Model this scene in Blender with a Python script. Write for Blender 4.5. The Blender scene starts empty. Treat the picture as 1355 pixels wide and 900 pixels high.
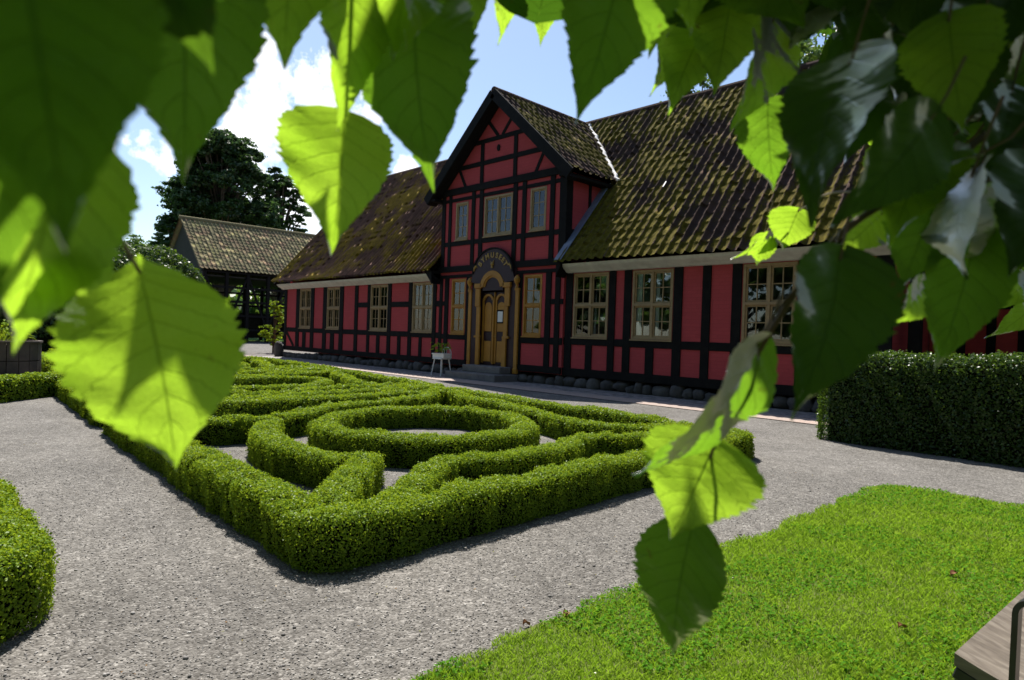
import bpy, math, random
import numpy as np
from mathutils import Vector, Matrix
rng = np.random.default_rng(7)
random.seed(7)
sc = bpy.context.scene
COL = sc.collection
A = np.array
# ------------------------------------------------------------------ camera
EYE = A([0., 0., 1.2])
FPX = 866.0
yw, pt, rl = math.radians(45.7), math.radians(-0.43), math.radians(1.97)
FWD = A([-math.sin(yw)*math.cos(pt), math.cos(yw)*math.cos(pt), math.sin(pt)])
_r = A([math.cos(yw), math.sin(yw), 0.]); _u = np.cross(_r, FWD)
RGT = math.cos(rl)*_r + math.sin(rl)*_u
UPV = -math.sin(rl)*_r + math.cos(rl)*_u
cd = bpy.data.cameras.new('camera'); cam = bpy.data.objects.new('camera', cd); COL.objects.link(cam)
cd.sensor_width = 36; cd.lens = FPX/1355*36; cd.clip_start = 0.01; cd.clip_end = 3000
cam.matrix_world = Matrix(((RGT[0], UPV[0], -FWD[0], EYE[0]), (RGT[1], UPV[1], -FWD[1], EYE[1]), (RGT[2], UPV[2], -FWD[2], EYE[2]), (0, 0, 0, 1)))
cd.dof.use_dof = True; cd.dof.focus_distance = 3.2; cd.dof.aperture_fstop = 7.0
sc.camera = cam
# ------------------------------------------------------------------ light
SUN = A([-0.58, 0.32, 1.0]); SUN = SUN/np.linalg.norm(SUN)
el = math.asin(SUN[2]); az = math.atan2(SUN[0], SUN[1])
w = bpy.data.worlds.new('World'); sc.world = w; w.use_nodes = True
sd = bpy.data.lights.new('sun', 'SUN'); so = bpy.data.objects.new('sun', sd); COL.objects.link(so)
sd.energy = 5.0; sd.angle = math.radians(0.53); sd.color = (1.0, 0.95, 0.88)
so.rotation_euler = Vector(SUN).to_track_quat('Z', 'Y').to_euler(); so.location = (0, 0, 30)
SKY_STRENGTH = 0.092
sc.view_settings.view_transform = 'Standard'; sc.view_settings.look = 'None'
sc.view_settings.gamma = 1.0; sc.view_settings.exposure = 0.82; sc.view_settings.use_curve_mapping = False

def ray(px, py):
    return RGT*(px-677.5)/FPX - UPV*(py-450)/FPX + FWD
def at(px, py, d):
    return EYE + ray(px, py)*d

nt = w.node_tree; nt.nodes.clear()
def N(t, tp, **kw):
    n = t.nodes.new(tp)
    for k, v in kw.items():
        if k.startswith('i_'): n.inputs[k[2:].replace('_', ' ')].default_value = v
        else: setattr(n, k, v)
    return n
def mth(t, op, a, b=None, c=None, clamp=False):
    n = t.nodes.new('ShaderNodeMath'); n.operation = op; n.use_clamp = clamp
    for i, v in enumerate((a, b, c)):
        if v is None: continue
        if isinstance(v, (int, float)): n.inputs[i].default_value = v
        else: t.links.new(v, n.inputs[i])
    return n.outputs[0]
sky = N(nt, 'ShaderNodeTexSky', sky_type='NISHITA', sun_disc=False, sun_elevation=el, sun_rotation=az, air_density=1.0, dust_density=0.6, ozone_density=1.6)
tc = N(nt, 'ShaderNodeTexCoord')
clouds = [(345, 118, .085), (385, 165, .12), (430, 150, .09), (330, 190, .07), (440, 215, .09), (395, 285, .07), (360, 250, .07), (450, 100, .05),
          (135, 178, .034), (165, 185, .018), (190, 208, .035), (222, 218, .035), (538, 226, .034), (415, 300, .045), (560, 240, .03), (20, 220, .06), (-80, 120, .1)]
mask = None
for (cx, cy, r) in clouds:
    d = ray(cx, cy); d = d/np.linalg.norm(d)
    v = N(nt, 'ShaderNodeVectorMath', operation='DISTANCE'); nt.links.new(tc.outputs['Generated'], v.inputs[0]); v.inputs[1].default_value = tuple(d)
    m = mth(nt, 'SUBTRACT', 1.0, mth(nt, 'DIVIDE', v.outputs['Value'], r*.8))
    mask = m if mask is None else mth(nt, 'MAXIMUM', mask, m)
cn = N(nt, 'ShaderNodeTexNoise'); cn.inputs['Scale'].default_value = 17; cn.inputs['Detail'].default_value = 9; cn.inputs['Roughness'].default_value = .62
nt.links.new(tc.outputs['Generated'], cn.inputs['Vector'])
mm = mth(nt, 'ADD', mth(nt, 'MULTIPLY', mth(nt, 'MAXIMUM', mask, -1.0), .52), mth(nt, 'MULTIPLY', mth(nt, 'SUBTRACT', cn.outputs['Fac'], .52), 2.6))
mm = mth(nt, 'MULTIPLY', mm, 3.2, clamp=True)
thin = N(nt, 'ShaderNodeTexNoise'); thin.inputs['Scale'].default_value = 4; thin.inputs['Detail'].default_value = 6
nt.links.new(tc.outputs['Generated'], thin.inputs['Vector'])
cn2 = N(nt, 'ShaderNodeTexNoise'); cn2.inputs['Scale'].default_value = 15; cn2.inputs['Detail'].default_value = 6
nt.links.new(tc.outputs['Generated'], cn2.inputs['Vector'])
shade = N(nt, 'ShaderNodeMapRange'); shade.inputs[1].default_value = .3; shade.inputs[2].default_value = .62; shade.inputs[3].default_value = .62; shade.inputs[4].default_value = 1.0
nt.links.new(cn2.outputs['Fac'], shade.inputs[0])
cc = N(nt, 'ShaderNodeMix', data_type='RGBA'); cc.inputs[6].default_value = (4.6, 5.6, 7.6, 1); cc.inputs[7].default_value = (9.6, 9.7, 9.9, 1)
nt.links.new(shade.outputs[0], cc.inputs[0])
mx = N(nt, 'ShaderNodeMix', data_type='RGBA'); nt.links.new(mm, mx.inputs[0]); nt.links.new(sky.outputs[0], mx.inputs[6]); nt.links.new(cc.outputs[2], mx.inputs[7])
bg = N(nt, 'ShaderNodeBackground'); bg.inputs['Strength'].default_value = SKY_STRENGTH
nt.links.new(mx.outputs[2], bg.inputs['Color'])
wo = N(nt, 'ShaderNodeOutputWorld'); nt.links.new(bg.outputs[0], wo.inputs['Surface'])

# ------------------------------------------------------------------ materials
def new_mat(name):
    m = bpy.data.materials.new(name); m.use_nodes = True; t = m.node_tree; t.nodes.clear()
    o = t.nodes.new('ShaderNodeOutputMaterial'); return m, t, o
def ramp(t, src, stops):
    r = t.nodes.new('ShaderNodeValToRGB'); e = r.color_ramp.elements
    while len(e) < len(stops): e.new(.5)
    for i, (p, c) in enumerate(stops):
        e[i].position = p; e[i].color = (*c, 1)
    t.links.new(src, r.inputs[0]); return r.outputs[0]
def noise(t, scale, detail=4, rough=.55, coord='Object', dist=0):
    c = t.nodes.new('ShaderNodeTexCoord'); n = t.nodes.new('ShaderNodeTexNoise')
    n.inputs['Scale'].default_value = scale; n.inputs['Detail'].default_value = detail; n.inputs['Roughness'].default_value = rough
    t.links.new(c.outputs[coord], n.inputs['Vector']); return n.outputs['Fac']
def bump(t, src, strength, dist=.01):
    b = t.nodes.new('ShaderNodeBump'); b.inputs['Strength'].default_value = strength; b.inputs['Distance'].default_value = dist
    t.links.new(src, b.inputs['Height']); return b.outputs[0]
def simple(name, c1, c2=None, scale=8, rough=.8, bstr=.3, bdist=.01, spec=.3, metal=0, bscale=None):
    m, t, o = new_mat(name); p = t.nodes.new('ShaderNodeBsdfPrincipled')
    if c2 is None: c2 = tuple(x*.75 for x in c1)
    n = noise(t, scale, 6, .6)
    t.links.new(ramp(t, n, [(.32, c1), (.68, c2)]), p.inputs['Base Color'])
    p.inputs['Roughness'].default_value = rough; p.inputs['Specular IOR Level'].default_value = spec; p.inputs['Metallic'].default_value = metal
    nb = noise(t, bscale or scale*6, 5, .6)
    if bstr: t.links.new(bump(t, nb, bstr, bdist), p.inputs['Normal'])
    t.links.new(p.outputs[0], o.inputs[0]); return m
def leafmat(name, cols, trans, tf=.4, gloss=.04, grough=.35):
    m, t, o = new_mat(name)
    g = t.nodes.new('ShaderNodeNewGeometry')
    c = ramp(t, g.outputs['Random Per Island'], [(i/(len(cols)-1), k) for i, k in enumerate(cols)])
    d = t.nodes.new('ShaderNodeBsdfDiffuse'); t.links.new(c, d.inputs[0])
    tr = t.nodes.new('ShaderNodeBsdfTranslucent')
    tm = t.nodes.new('ShaderNodeMix'); tm.data_type = 'RGBA'; tm.inputs[0].default_value = .8; tm.inputs[7].default_value = (*trans, 1)
    t.links.new(c, tm.inputs[6]); t.links.new(tm.outputs[2], tr.inputs[0])
    a = t.nodes.new('ShaderNodeMixShader'); a.inputs[0].default_value = tf; t.links.new(d.outputs[0], a.inputs[1]); t.links.new(tr.outputs[0], a.inputs[2])
    gl = t.nodes.new('ShaderNodeBsdfGlossy'); gl.inputs['Roughness'].default_value = grough
    b = t.nodes.new('ShaderNodeMixShader'); b.inputs[0].default_value = gloss; t.links.new(a.outputs[0], b.inputs[1]); t.links.new(gl.outputs[0], b.inputs[2])
    t.links.new(b.outputs[0], o.inputs[0]); return m
M = {}
def brickmat(name, c1, c2, c3, mortar):
    m, t, o = new_mat(name); p = t.nodes.new('ShaderNodeBsdfPrincipled')
    tcn = t.nodes.new('ShaderNodeTexCoord'); mp = t.nodes.new('ShaderNodeMapping'); mp.inputs['Rotation'].default_value = (math.radians(90), 0, 0)
    t.links.new(tcn.outputs['Object'], mp.inputs[0])
    b = t.nodes.new('ShaderNodeTexBrick'); t.links.new(mp.outputs[0], b.inputs['Vector'])
    b.inputs['Scale'].default_value = 1; b.inputs['Brick Width'].default_value = .24; b.inputs['Row Height'].default_value = .075; b.inputs['Mortar Size'].default_value = .008; b.inputs['Mortar Smooth'].default_value = .6
    b.inputs['Color1'].default_value = (*c1, 1); b.inputs['Color2'].default_value = (*c2, 1); b.inputs['Mortar'].default_value = (*mortar, 1)
    n = noise(t, 3.2, 6, .65)
    mxx = t.nodes.new('ShaderNodeMix'); mxx.data_type = 'RGBA'; t.links.new(mth(t, 'MULTIPLY', n, .9, clamp=True), mxx.inputs[0])
    t.links.new(b.outputs['Color'], mxx.inputs[6]); mxx.inputs[7].default_value = (*c3, 1)
    n2 = noise(t, 9, 8, .75)       # small chips showing pale plaster
    fl = mth(t, 'GREATER_THAN', n2, .715)
    m2 = t.nodes.new('ShaderNodeMix'); m2.data_type = 'RGBA'; t.links.new(fl, m2.inputs[0]); t.links.new(mxx.outputs[2], m2.inputs[6]); m2.inputs[7].default_value = (.42, .26, .24, 1)
    t.links.new(m2.outputs[2], p.inputs['Base Color']); p.inputs['Roughness'].default_value = .85; p.inputs['Specular IOR Level'].default_value = .2
    h = mth(t, 'ADD', mth(t, 'MULTIPLY', b.outputs['Fac'], -.8), mth(t, 'MULTIPLY', noise(t, 40, 5), .5))
    t.links.new(bump(t, h, .4, .007), p.inputs['Normal']); t.links.new(p.outputs[0], o.inputs[0]); return m
M['redbrick'] = brickmat('red_painted_brick', (.50, .074, .080), (.44, .064, .070), (.37, .055, .060), (.39, .058, .066))
M['ochrebrick'] = brickmat('ochre_painted_brick', (.5, .25, .07), (.45, .21, .06), (.4, .2, .06), (.36, .18, .06))
M['timber'] = simple('tarred_timber', (.006, .0055, .006), (.012, .011, .010), 6, .75, .5, .01, .12)
M['cornice'] = simple('cornice_paint', (.62, .60, .52), (.48, .46, .40), 5, .6, .15)
M['ochre'] = simple('ochre_paint', (.42, .20, .025), (.33, .15, .02), 6, .5, .15, .004)
M['ochre2'] = simple('worn_window_paint', (.37, .26, .13), (.27, .19, .10), 12, .6, .2, .004)
M['plum'] = simple('plum_paint', (.035, .012, .018), (.025, .01, .014), 6, .5, .1)
M['gold'] = simple('gold_paint', (.38, .24, .05), (.3, .18, .04), 20, .45, .05)
M['white'] = simple('white_paint', (.75, .75, .74), (.65, .65, .63), 9, .5, .1)
M['curtain'] = simple('curtain_cloth', (.88, .90, .92), (.82, .85, .88), 4, .9, .1)
M['stone'] = simple('field_stone', (.045, .042, .04), (.11, .10, .092), 4, .85, .6, .02)
M['stepstone'] = simple('step_stone', (.13, .12, .12), (.2, .19, .18), 5, .85, .4, .01)
M['darkint'] = simple('room_wall', (.10, .09, .08), (.07, .06, .05), 3, .9, 0)
M['lead'] = simple('lead_flashing', (.12, .15, .22), (.2, .22, .27), 5, .45, .2, spec=.5)
M['mortar'] = simple('lime_mortar', (.75, .74, .72), (.6, .58, .55), 8, .8, .5)
M['oldwood'] = simple('weathered_boards', (.014, .013, .012), (.03, .027, .024), 5, .85, .5)
M['metal'] = simple('dark_steel', (.05, .055, .06), (.04, .04, .045), 10, .35, .05, spec=.6, metal=.6)
M['bark'] = simple('bark', (.10, .075, .05), (.05, .04, .03), 7, .9, .9, .02)
M['twig'] = simple('twig_bark', (.16, .10, .055), (.10, .10, .03), 30, .6, .2, .001)
M['planter'] = simple('planter_wood', (.14, .105, .085), (.09, .07, .058), 5, .8, .4)
M['chimney'] = simple('limewash', (.6, .6, .6), (.45, .45, .46), 4, .8, .4)
M['deadleaf'] = simple('dead_leaf', (.30, .15, .07), (.16, .07, .03), 30, .7, .2, .002)
M['pebble'] = simple('pebble', (.30, .29, .27), (.12, .115, .11), 40, .7, .2, .002)
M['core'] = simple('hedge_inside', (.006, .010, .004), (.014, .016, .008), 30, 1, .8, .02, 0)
M['boxleaf'] = leafmat('box_leaf', [(.085, .165, .010), (.13, .22, .014), (.175, .265, .018), (.11, .19, .012)], (.54, .70, .03), .26, .015, .42)
M['hornleaf'] = leafmat('hornbeam_leaf', [(.02, .045, .008), (.032, .07, .012), (.05, .095, .016)], (.20, .34, .03), .22, .03, .35)
M['treeleaf'] = leafmat('tree_leaf', [(.018, .04, .014), (.032, .065, .02), (.055, .095, .028)], (.10, .20, .04), .3, .03)
M['treeleaf2'] = leafmat('ash_leaf', [(.03, .07, .012), (.06, .12, .02), (.09, .16, .03)], (.2, .32, .04), .3, .04)
M['grassblade'] = leafmat('grass_blade', [(.12, .24, .016), (.17, .31, .02), (.23, .36, .03), (.32, .37, .09)], (.36, .58, .03), .42, .012, .5)
_t = M['grassblade'].node_tree; _c = [n_ for n_ in _t.nodes if n_.type == 'VALTORGB'][0]; _m = _t.nodes.new('ShaderNodeMix'); _m.data_type = 'RGBA'; _m.inputs[7].default_value = (.27, .27, .09, 1)
_ls = [l_ for l_ in _t.links if l_.from_node == _c]; _to = [l_.to_socket for l_ in _ls]
for q__ in _to: _t.links.new(_m.outputs[2], q__)
_t.links.new(_c.outputs[0], _m.inputs[6]); _pn = noise(_t, 3.2, 5, .7); _t.links.new(mth(_t, 'MULTIPLY', mth(_t, 'SUBTRACT', _pn, .5), 3.2, clamp=True), _m.inputs[0])
M['clover'] = leafmat('clover_leaf', [(.06, .17, .015), (.10, .24, .02)], (.2, .42, .02), .3, .0, .4)
M['flowerwhite'] = simple('petal', (.75, .75, .7), (.7, .7, .5), 5, .8, 0)
# glass
m, t, o = new_mat('window_glass'); fr = t.nodes.new('ShaderNodeFresnel'); fr.inputs[0].default_value = 1.6
tp = t.nodes.new('ShaderNodeBsdfTransparent'); tp.inputs[0].default_value = (.88, .92, .93, 1); gl = t.nodes.new('ShaderNodeBsdfGlossy'); gl.inputs['Roughness'].default_value = .02
gl.inputs['Color'].default_value = (.9, .93, .97, 1)
ms = t.nodes.new('ShaderNodeMixShader'); t.links.new(mth(t, 'MULTIPLY', fr.outputs[0], 1.15, clamp=True), ms.inputs[0]); t.links.new(tp.outputs[0], ms.inputs[1]); t.links.new(gl.outputs[0], ms.inputs[2]); t.links.new(ms.outputs[0], o.inputs[0]); M['glass'] = m
# gravel
m, t, o = new_mat('gravel'); p = t.nodes.new('ShaderNodeBsdfPrincipled'); tcn = t.nodes.new('ShaderNodeTexCoord')
v = t.nodes.new('ShaderNodeTexVoronoi'); v.inputs['Scale'].default_value = 105; t.links.new(tcn.outputs['Object'], v.inputs['Vector'])
v2 = t.nodes.new('ShaderNodeTexVoronoi'); v2.inputs['Scale'].default_value = 47; t.links.new(tcn.outputs['Object'], v2.inputs['Vector'])
sp = t.nodes.new('ShaderNodeSeparateColor'); t.links.new(v.outputs['Color'], sp.inputs[0])
sp2 = t.nodes.new('ShaderNodeSeparateColor'); t.links.new(v2.outputs['Color'], sp2.inputs[0])
c1 = ramp(t, mth(t, 'ADD', mth(t, 'MULTIPLY', sp.outputs[0], .65), mth(t, 'MULTIPLY', sp2.outputs[0], .35)), [(.0, (.090, .083, .074)), (.4, (.160, .150, .136)), (.75, (.225, .212, .193)), (1, (.38, .36, .33))])
big = noise(t, .9, 7, .65); med = noise(t, 9, 5, .6)
mr = t.nodes.new('ShaderNodeMapRange'); mr.inputs[1].default_value = .3; mr.inputs[2].default_value = .72; mr.inputs[3].default_value = .55; mr.inputs[4].default_value = 1.25
t.links.new(mth(t, 'ADD', mth(t, 'MULTIPLY', big, .6), mth(t, 'MULTIPLY', med, .4)), mr.inputs[0])
vm = t.nodes.new('ShaderNodeVectorMath'); vm.operation = 'SCALE'; t.links.new(c1, vm.inputs[0]); t.links.new(mr.outputs[0], vm.inputs['Scale'])
t.links.new(vm.outputs[0], p.inputs['Base Color']); p.inputs['Roughness'].default_value = .95; p.inputs['Specular IOR Level'].default_value = .1
hh = mth(t, 'ADD', mth(t, 'MULTIPLY', v.outputs['Distance'], -1.0), mth(t, 'MULTIPLY', v2.outputs['Distance'], -.9))
t.links.new(bump(t, mth(t, 'ADD', hh, mth(t, 'MULTIPLY', med, .8)), .7, .009), p.inputs['Normal']); t.links.new(p.outputs[0], o.inputs[0]); M['gravel'] = m
# bare soil under the grass
M['soil'] = simple('lawn_soil', (.06, .10, .02), (.14, .15, .05), 7, .95, .6, .02, .1)
M['meadow'] = simple('far_grass', (.05, .12, .015), (.08, .15, .02), 2, .95, .5, .02, .1)
# brick paving
m, t, o = new_mat('clinker_paving'); p = t.nodes.new('ShaderNodeBsdfPrincipled'); tcn = t.nodes.new('ShaderNodeTexCoord')
b = t.nodes.new('ShaderNodeTexBrick'); t.links.new(tcn.outputs['Object'], b.inputs['Vector']); b.inputs['Scale'].default_value = 1; b.inputs['Brick Width'].default_value = .22; b.inputs['Row Height'].default_value = .11; b.inputs['Mortar Size'].default_value = .006
b.inputs['Color1'].default_value = (.42, .27, .21, 1); b.inputs['Color2'].default_value = (.30, .21, .17, 1); b.inputs['Mortar'].default_value = (.14, .12, .10, 1)
mxx = t.nodes.new('ShaderNodeMix'); mxx.data_type = 'RGBA'; t.links.new(noise(t, 4, 6, .7), mxx.inputs[0]); t.links.new(b.outputs[0], mxx.inputs[6]); mxx.inputs[7].default_value = (.36, .31, .27, 1)
t.links.new(mxx.outputs[2], p.inputs['Base Color']); p.inputs['Roughness'].default_value = .85
t.links.new(bump(t, mth(t, 'ADD', mth(t, 'MULTIPLY', b.outputs['Fac'], -1), noise(t, 30)), .5, .01), p.inputs['Normal']); t.links.new(p.outputs[0], o.inputs[0]); M['paving'] = m
# cobbles
m, t, o = new_mat('cobbles'); p = t.nodes.new('ShaderNodeBsdfPrincipled'); tcn = t.nodes.new('ShaderNodeTexCoord')
v = t.nodes.new('ShaderNodeTexVoronoi'); v.inputs['Scale'].default_value = 9; t.links.new(tcn.outputs['Object'], v.inputs['Vector']); sp = t.nodes.new('ShaderNodeSeparateColor'); t.links.new(v.outputs['Color'], sp.inputs[0])
t.links.new(ramp(t, sp.outputs[0], [(0, (.13, .12, .115)), (.6, (.24, .22, .21)), (1, (.32, .27, .25))]), p.inputs['Base Color'])
t.links.new(bump(t, mth(t, 'MULTIPLY', v.outputs['Distance'], -1), .9, .04), p.inputs['Normal']); p.inputs['Roughness'].default_value = .8; t.links.new(p.outputs[0], o.inputs[0]); M['cobble'] = m
# roof tile with vertex attribute moss
def tilemat(name, ca, cb, cc_, moss1, moss2):
    m, t, o = new_mat(name); p = t.nodes.new('ShaderNodeBsdfPrincipled')
    at_ = t.nodes.new('ShaderNodeAttribute'); at_.attribute_name = 'moss'
    a2 = t.nodes.new('ShaderNodeAttribute'); a2.attribute_name = 'tile'
    base = ramp(t, a2.outputs['Fac'], [(0, ca), (.5, cb), (1, cc_)])
    n = noise(t, 5, 7, .7)
    m0 = t.nodes.new('ShaderNodeMix'); m0.data_type = 'RGBA'; t.links.new(mth(t, 'MULTIPLY', n, .8, clamp=True), m0.inputs[0]); t.links.new(base, m0.inputs[6]); m0.inputs[7].default_value = (.055, .042, .038, 1)
    mo = ramp(t, noise(t, 11, 5, .6), [(.3, moss1), (.7, moss2)])
    fac = mth(t, 'ADD', at_.outputs['Fac'], mth(t, 'MULTIPLY', mth(t, 'SUBTRACT', noise(t, 28, 5, .7), .5), 1.1))
    fac = mth(t, 'MULTIPLY', mth(t, 'SUBTRACT', fac, .38), 5, clamp=True)
    m1 = t.nodes.new('ShaderNodeMix'); m1.data_type = 'RGBA'; t.links.new(fac, m1.inputs[0]); t.links.new(m0.outputs[2], m1.inputs[6]); t.links.new(mo, m1.inputs[7])
    t.links.new(m1.outputs[2], p.inputs['Base Color']); p.inputs['Roughness'].default_value = .9; p.inputs['Specular IOR Level'].default_value = .06
    t.links.new(bump(t, noise(t, 60, 5, .7), .6, .02), p.inputs['Normal']); t.links.new(p.outputs[0], o.inputs[0]); return m
M['tileR'] = tilemat('mossy_tile', (.085, .050, .038), (.060, .038, .030), (.12, .070, .052), (.060, .050, .008), (.155, .125, .016))
M['tileL'] = tilemat('old_red_tile', (.15, .080, .058), (.10, .056, .042), (.21, .12, .09), (.11, .085, .010), (.23, .165, .018))
M['tileB'] = tilemat('lichen_tile', (.27, .24, .12), (.22, .20, .10), (.33, .22, .13), (.20, .20, .07), (.30, .28, .11))

# ------------------------------------------------------------------ mesh helpers
WORG = {}
def raw_mesh(name, V, F, mat, smooth=False):
    me = bpy.data.meshes.new(name); V = np.asarray(V, dtype=np.float32)
    if isinstance(F, np.ndarray):
        nf, k = F.shape
        me.vertices.add(len(V)); me.vertices.foreach_set('co', V.ravel())
        me.loops.add(nf*k); me.loops.foreach_set('vertex_index', F.astype(np.int32).ravel())
        me.polygons.add(nf); me.polygons.foreach_set('loop_start', np.arange(0, nf*k, k, dtype=np.int32)); me.polygons.foreach_set('loop_total', np.full(nf, k, dtype=np.int32))
        me.update(calc_edges=True)
    else:
        me.from_pydata([tuple(map(float, v)) for v in V], [], [tuple(map(int, f)) for f in F]); me.update()
    if mat is not None: me.materials.append(mat)
    if smooth: me.polygons.foreach_set('use_smooth', np.ones(len(me.polygons), dtype=bool))
    return me
def part(name, V, F, mat, parent, smooth=False, label=None, kind=None):
    o = WORG[parent.name]; V = np.asarray(V, dtype=float) - o
    ob = bpy.data.objects.new(name, raw_mesh(name, V, F, mat, smooth)); COL.objects.link(ob); ob.parent = parent; WORG[ob.name] = o
    if label: ob['label'] = label
    if kind: ob['kind'] = kind
    return ob
def thing(name, loc, label, cat, group=None, kind=None):
    ob = bpy.data.objects.new(name, None); COL.objects.link(ob); ob.location = loc; ob.empty_display_size = .2
    WORG[ob.name] = np.asarray(loc, dtype=float); tagit(ob, label, cat, group, kind); return ob
def tagit(ob, label=None, cat=None, group=None, kind=None):
    if label: ob['label'] = label
    if cat: ob['category'] = cat
    if group: ob['group'] = group
    if kind: ob['kind'] = kind
def solo(name, V, F, mat, label=None, cat=None, group=None, kind=None, smooth=False, org=None):
    V = np.asarray(V, dtype=float)
    if org is None: org = A([V[:, 0].mean(), V[:, 1].mean(), V[:, 2].min()])
    ob = bpy.data.objects.new(name, raw_mesh(name, V-org, F, mat, smooth)); COL.objects.link(ob); ob.location = org; WORG[ob.name] = A(org); tagit(ob, label, cat, group, kind); return ob
class MB:
    def __init__(s): s.v = []; s.f = []
    def add(s, V, F):
        n = len(s.v); s.v += [tuple(x) for x in V]; s.f += [tuple(i+n for i in f) for f in F]; return s
    def box(s, x0, x1, y0, y1, z0, z1, bev=0):
        if bev <= 0:
            V = [(x, y, z) for z in (z0, z1) for y in (y0, y1) for x in (x0, x1)]
            return s.add(V, [(0, 2, 3, 1), (4, 5, 7, 6), (0, 1, 5, 4), (2, 6, 7, 3), (0, 4, 6, 2), (1, 3, 7, 5)])
        return s.obox(A([(x0+x1)/2, (y0+y1)/2, (z0+z1)/2]), A([1, 0, 0]), A([0, 1, 0]), A([0, 0, 1]), x1-x0, y1-y0, z1-z0, bev)
    def obox(s, c, X, Y, Z, a, b, h, bev=.004):
        bm_v = []; r = min(bev, a*.45, b*.45, h*.45)
        for sx in (-1, 1):
            for sy in (-1, 1):
                for sz in (-1, 1):
                    for k in range(3):
                        q = [a/2, b/2, h/2]
                        for j in range(3):
                            if j != k: q[j] -= r
                        bm_v.append(c + X*sx*q[0] + Y*sy*q[1] + Z*sz*q[2])
        idx = lambda sx, sy, sz, k: ((sx*2+sy)*2+sz)*3+k
        F = []
        for k in range(3):
            for sg in (0, 1):
                o_ = [j for j in range(3) if j != k]; q = []
                for (p_, r_) in ((0, 0), (1, 0), (1, 1), (0, 1)):
                    t_ = [0, 0, 0]; t_[k] = sg; t_[o_[0]] = p_; t_[o_[1]] = r_; q.append(idx(*t_, k))
                F.append(q)
        for k in range(3):          # edges along axis k
            o_ = [j for j in range(3) if j != k]
            for p_ in (0, 1):
                for r_ in (0, 1):
                    t0 = [0, 0, 0]; t0[o_[0]] = p_; t0[o_[1]] = r_; t1 = list(t0); t1[k] = 1
                    F.append((idx(*t0, o_[0]), idx(*t0, o_[1]), idx(*t1, o_[1]), idx(*t1, o_[0])))
        for sx in (0, 1):
            for sy in (0, 1):
                for sz in (0, 1): F.append((idx(sx, sy, sz, 0), idx(sx, sy, sz, 1), idx(sx, sy, sz, 2)))
        return s.add(bm_v, F)
    def beam(s, p, q, wd, th, side=(0, 1, 0), bev=.004):
        p = A(p, dtype=float) if not isinstance(p, np.ndarray) else p; q = A(q); d = q-p; L = np.linalg.norm(d); Z = d/L
        Y = A(side, dtype=float); Y = Y-Z*(Y@Z); Y /= np.linalg.norm(Y); X = np.cross(Y, Z)
        return s.obox((p+q)/2, X, Y, Z, wd, th, L, bev)
    def tube(s, pts, rad, n=8, cap=True):
        pts = [A(p, dtype=float) for p in pts]; m = len(pts)
        if not hasattr(rad, '__len__'): rad = [rad]*m
        n0 = len(s.v); up = A([.13, .21, .97])
        for i, p in enumerate(pts):
            d = pts[min(i+1, m-1)]-pts[max(i-1, 0)]; d = d/(np.linalg.norm(d)+1e-9)
            X = np.cross(d, up);
            if np.linalg.norm(X) < .05: X = np.cross(d, A([1, 0, 0]))
            X /= np.linalg.norm(X); Y = np.cross(d, X)
            for k in range(n):
                a = 2*math.pi*k/n; s.v.append(tuple(p+(X*math.cos(a)+Y*math.sin(a))*rad[i]))
        for i in range(m-1):
            for k in range(n): s.f.append((n0+i*n+k, n0+i*n+(k+1) % n, n0+(i+1)*n+(k+1) % n, n0+(i+1)*n+k))
        if cap: s.f.append(tuple(n0+k for k in range(n))[::-1]); s.f.append(tuple(n0+(m-1)*n+k for k in range(n)))
        return s
    def extr(s, poly, y0, y1):      # polygon in x,z extruded along y
        n = len(poly); V = [(x, y0, z) for x, z in poly]+[(x, y1, z) for x, z in poly]
        return s.add(V, [tuple(range(n)), tuple(range(2*n-1, n-1, -1))]+[(i, n+i, n+(i+1) % n, (i+1) % n) for i in range(n)])
    def go(s, name, mat, parent, smooth=False, label=None, kind=None): return part(name, s.v, s.f, mat, parent, smooth, label, kind)
def vnoise(x, y, seed=0):
    g = np.random.default_rng(seed).random((256, 256)); xi = np.floor(x).astype(int); yi = np.floor(y).astype(int); fx = x-xi; fy = y-yi
    fx = fx*fx*(3-2*fx); fy = fy*fy*(3-2*fy); a = g[xi % 256, yi % 256]; b_ = g[(xi+1) % 256, yi % 256]; c = g[xi % 256, (yi+1) % 256]; d = g[(xi+1) % 256, (yi+1) % 256]
    return (a*(1-fx)+b_*fx)*(1-fy)+(c*(1-fx)+d*fx)*fy
def fbm(x, y, seed=0, o=4):
    s = 0; a = .5; tt = 0
    for i in range(o): s = s+a*vnoise(x*2**i+17*i, y*2**i+31*i, seed+i); tt += a; a *= .5
    return s/tt
def unit(v): return v/(np.linalg.norm(v, axis=-1, keepdims=True)+1e-9)
def leafquads(P, Nn, size, aspect=.62, flat=.5, fold=.0):
    """small pointed leaves (one diamond each) at P, facing roughly Nn"""
    n = len(P); size = np.broadcast_to(size, (n,))[:, None]*rng.uniform(.7, 1.25, (n, 1))
    nn = unit(Nn*flat+rng.normal(size=(n, 3))*.55)
    a = unit(np.cross(nn, rng.normal(size=(n, 3)))); b_ = np.cross(nn, a)
    V = np.stack([P-a*size*.5, P+b_*size*aspect*.5-a*size*.08+nn*size*.10, P+a*size*.5, P-b_*size*aspect*.5-a*size*.08+nn*size*.10], 1).reshape(-1, 3)
    F = np.arange(n*4).reshape(n, 4); return V, F

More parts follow.
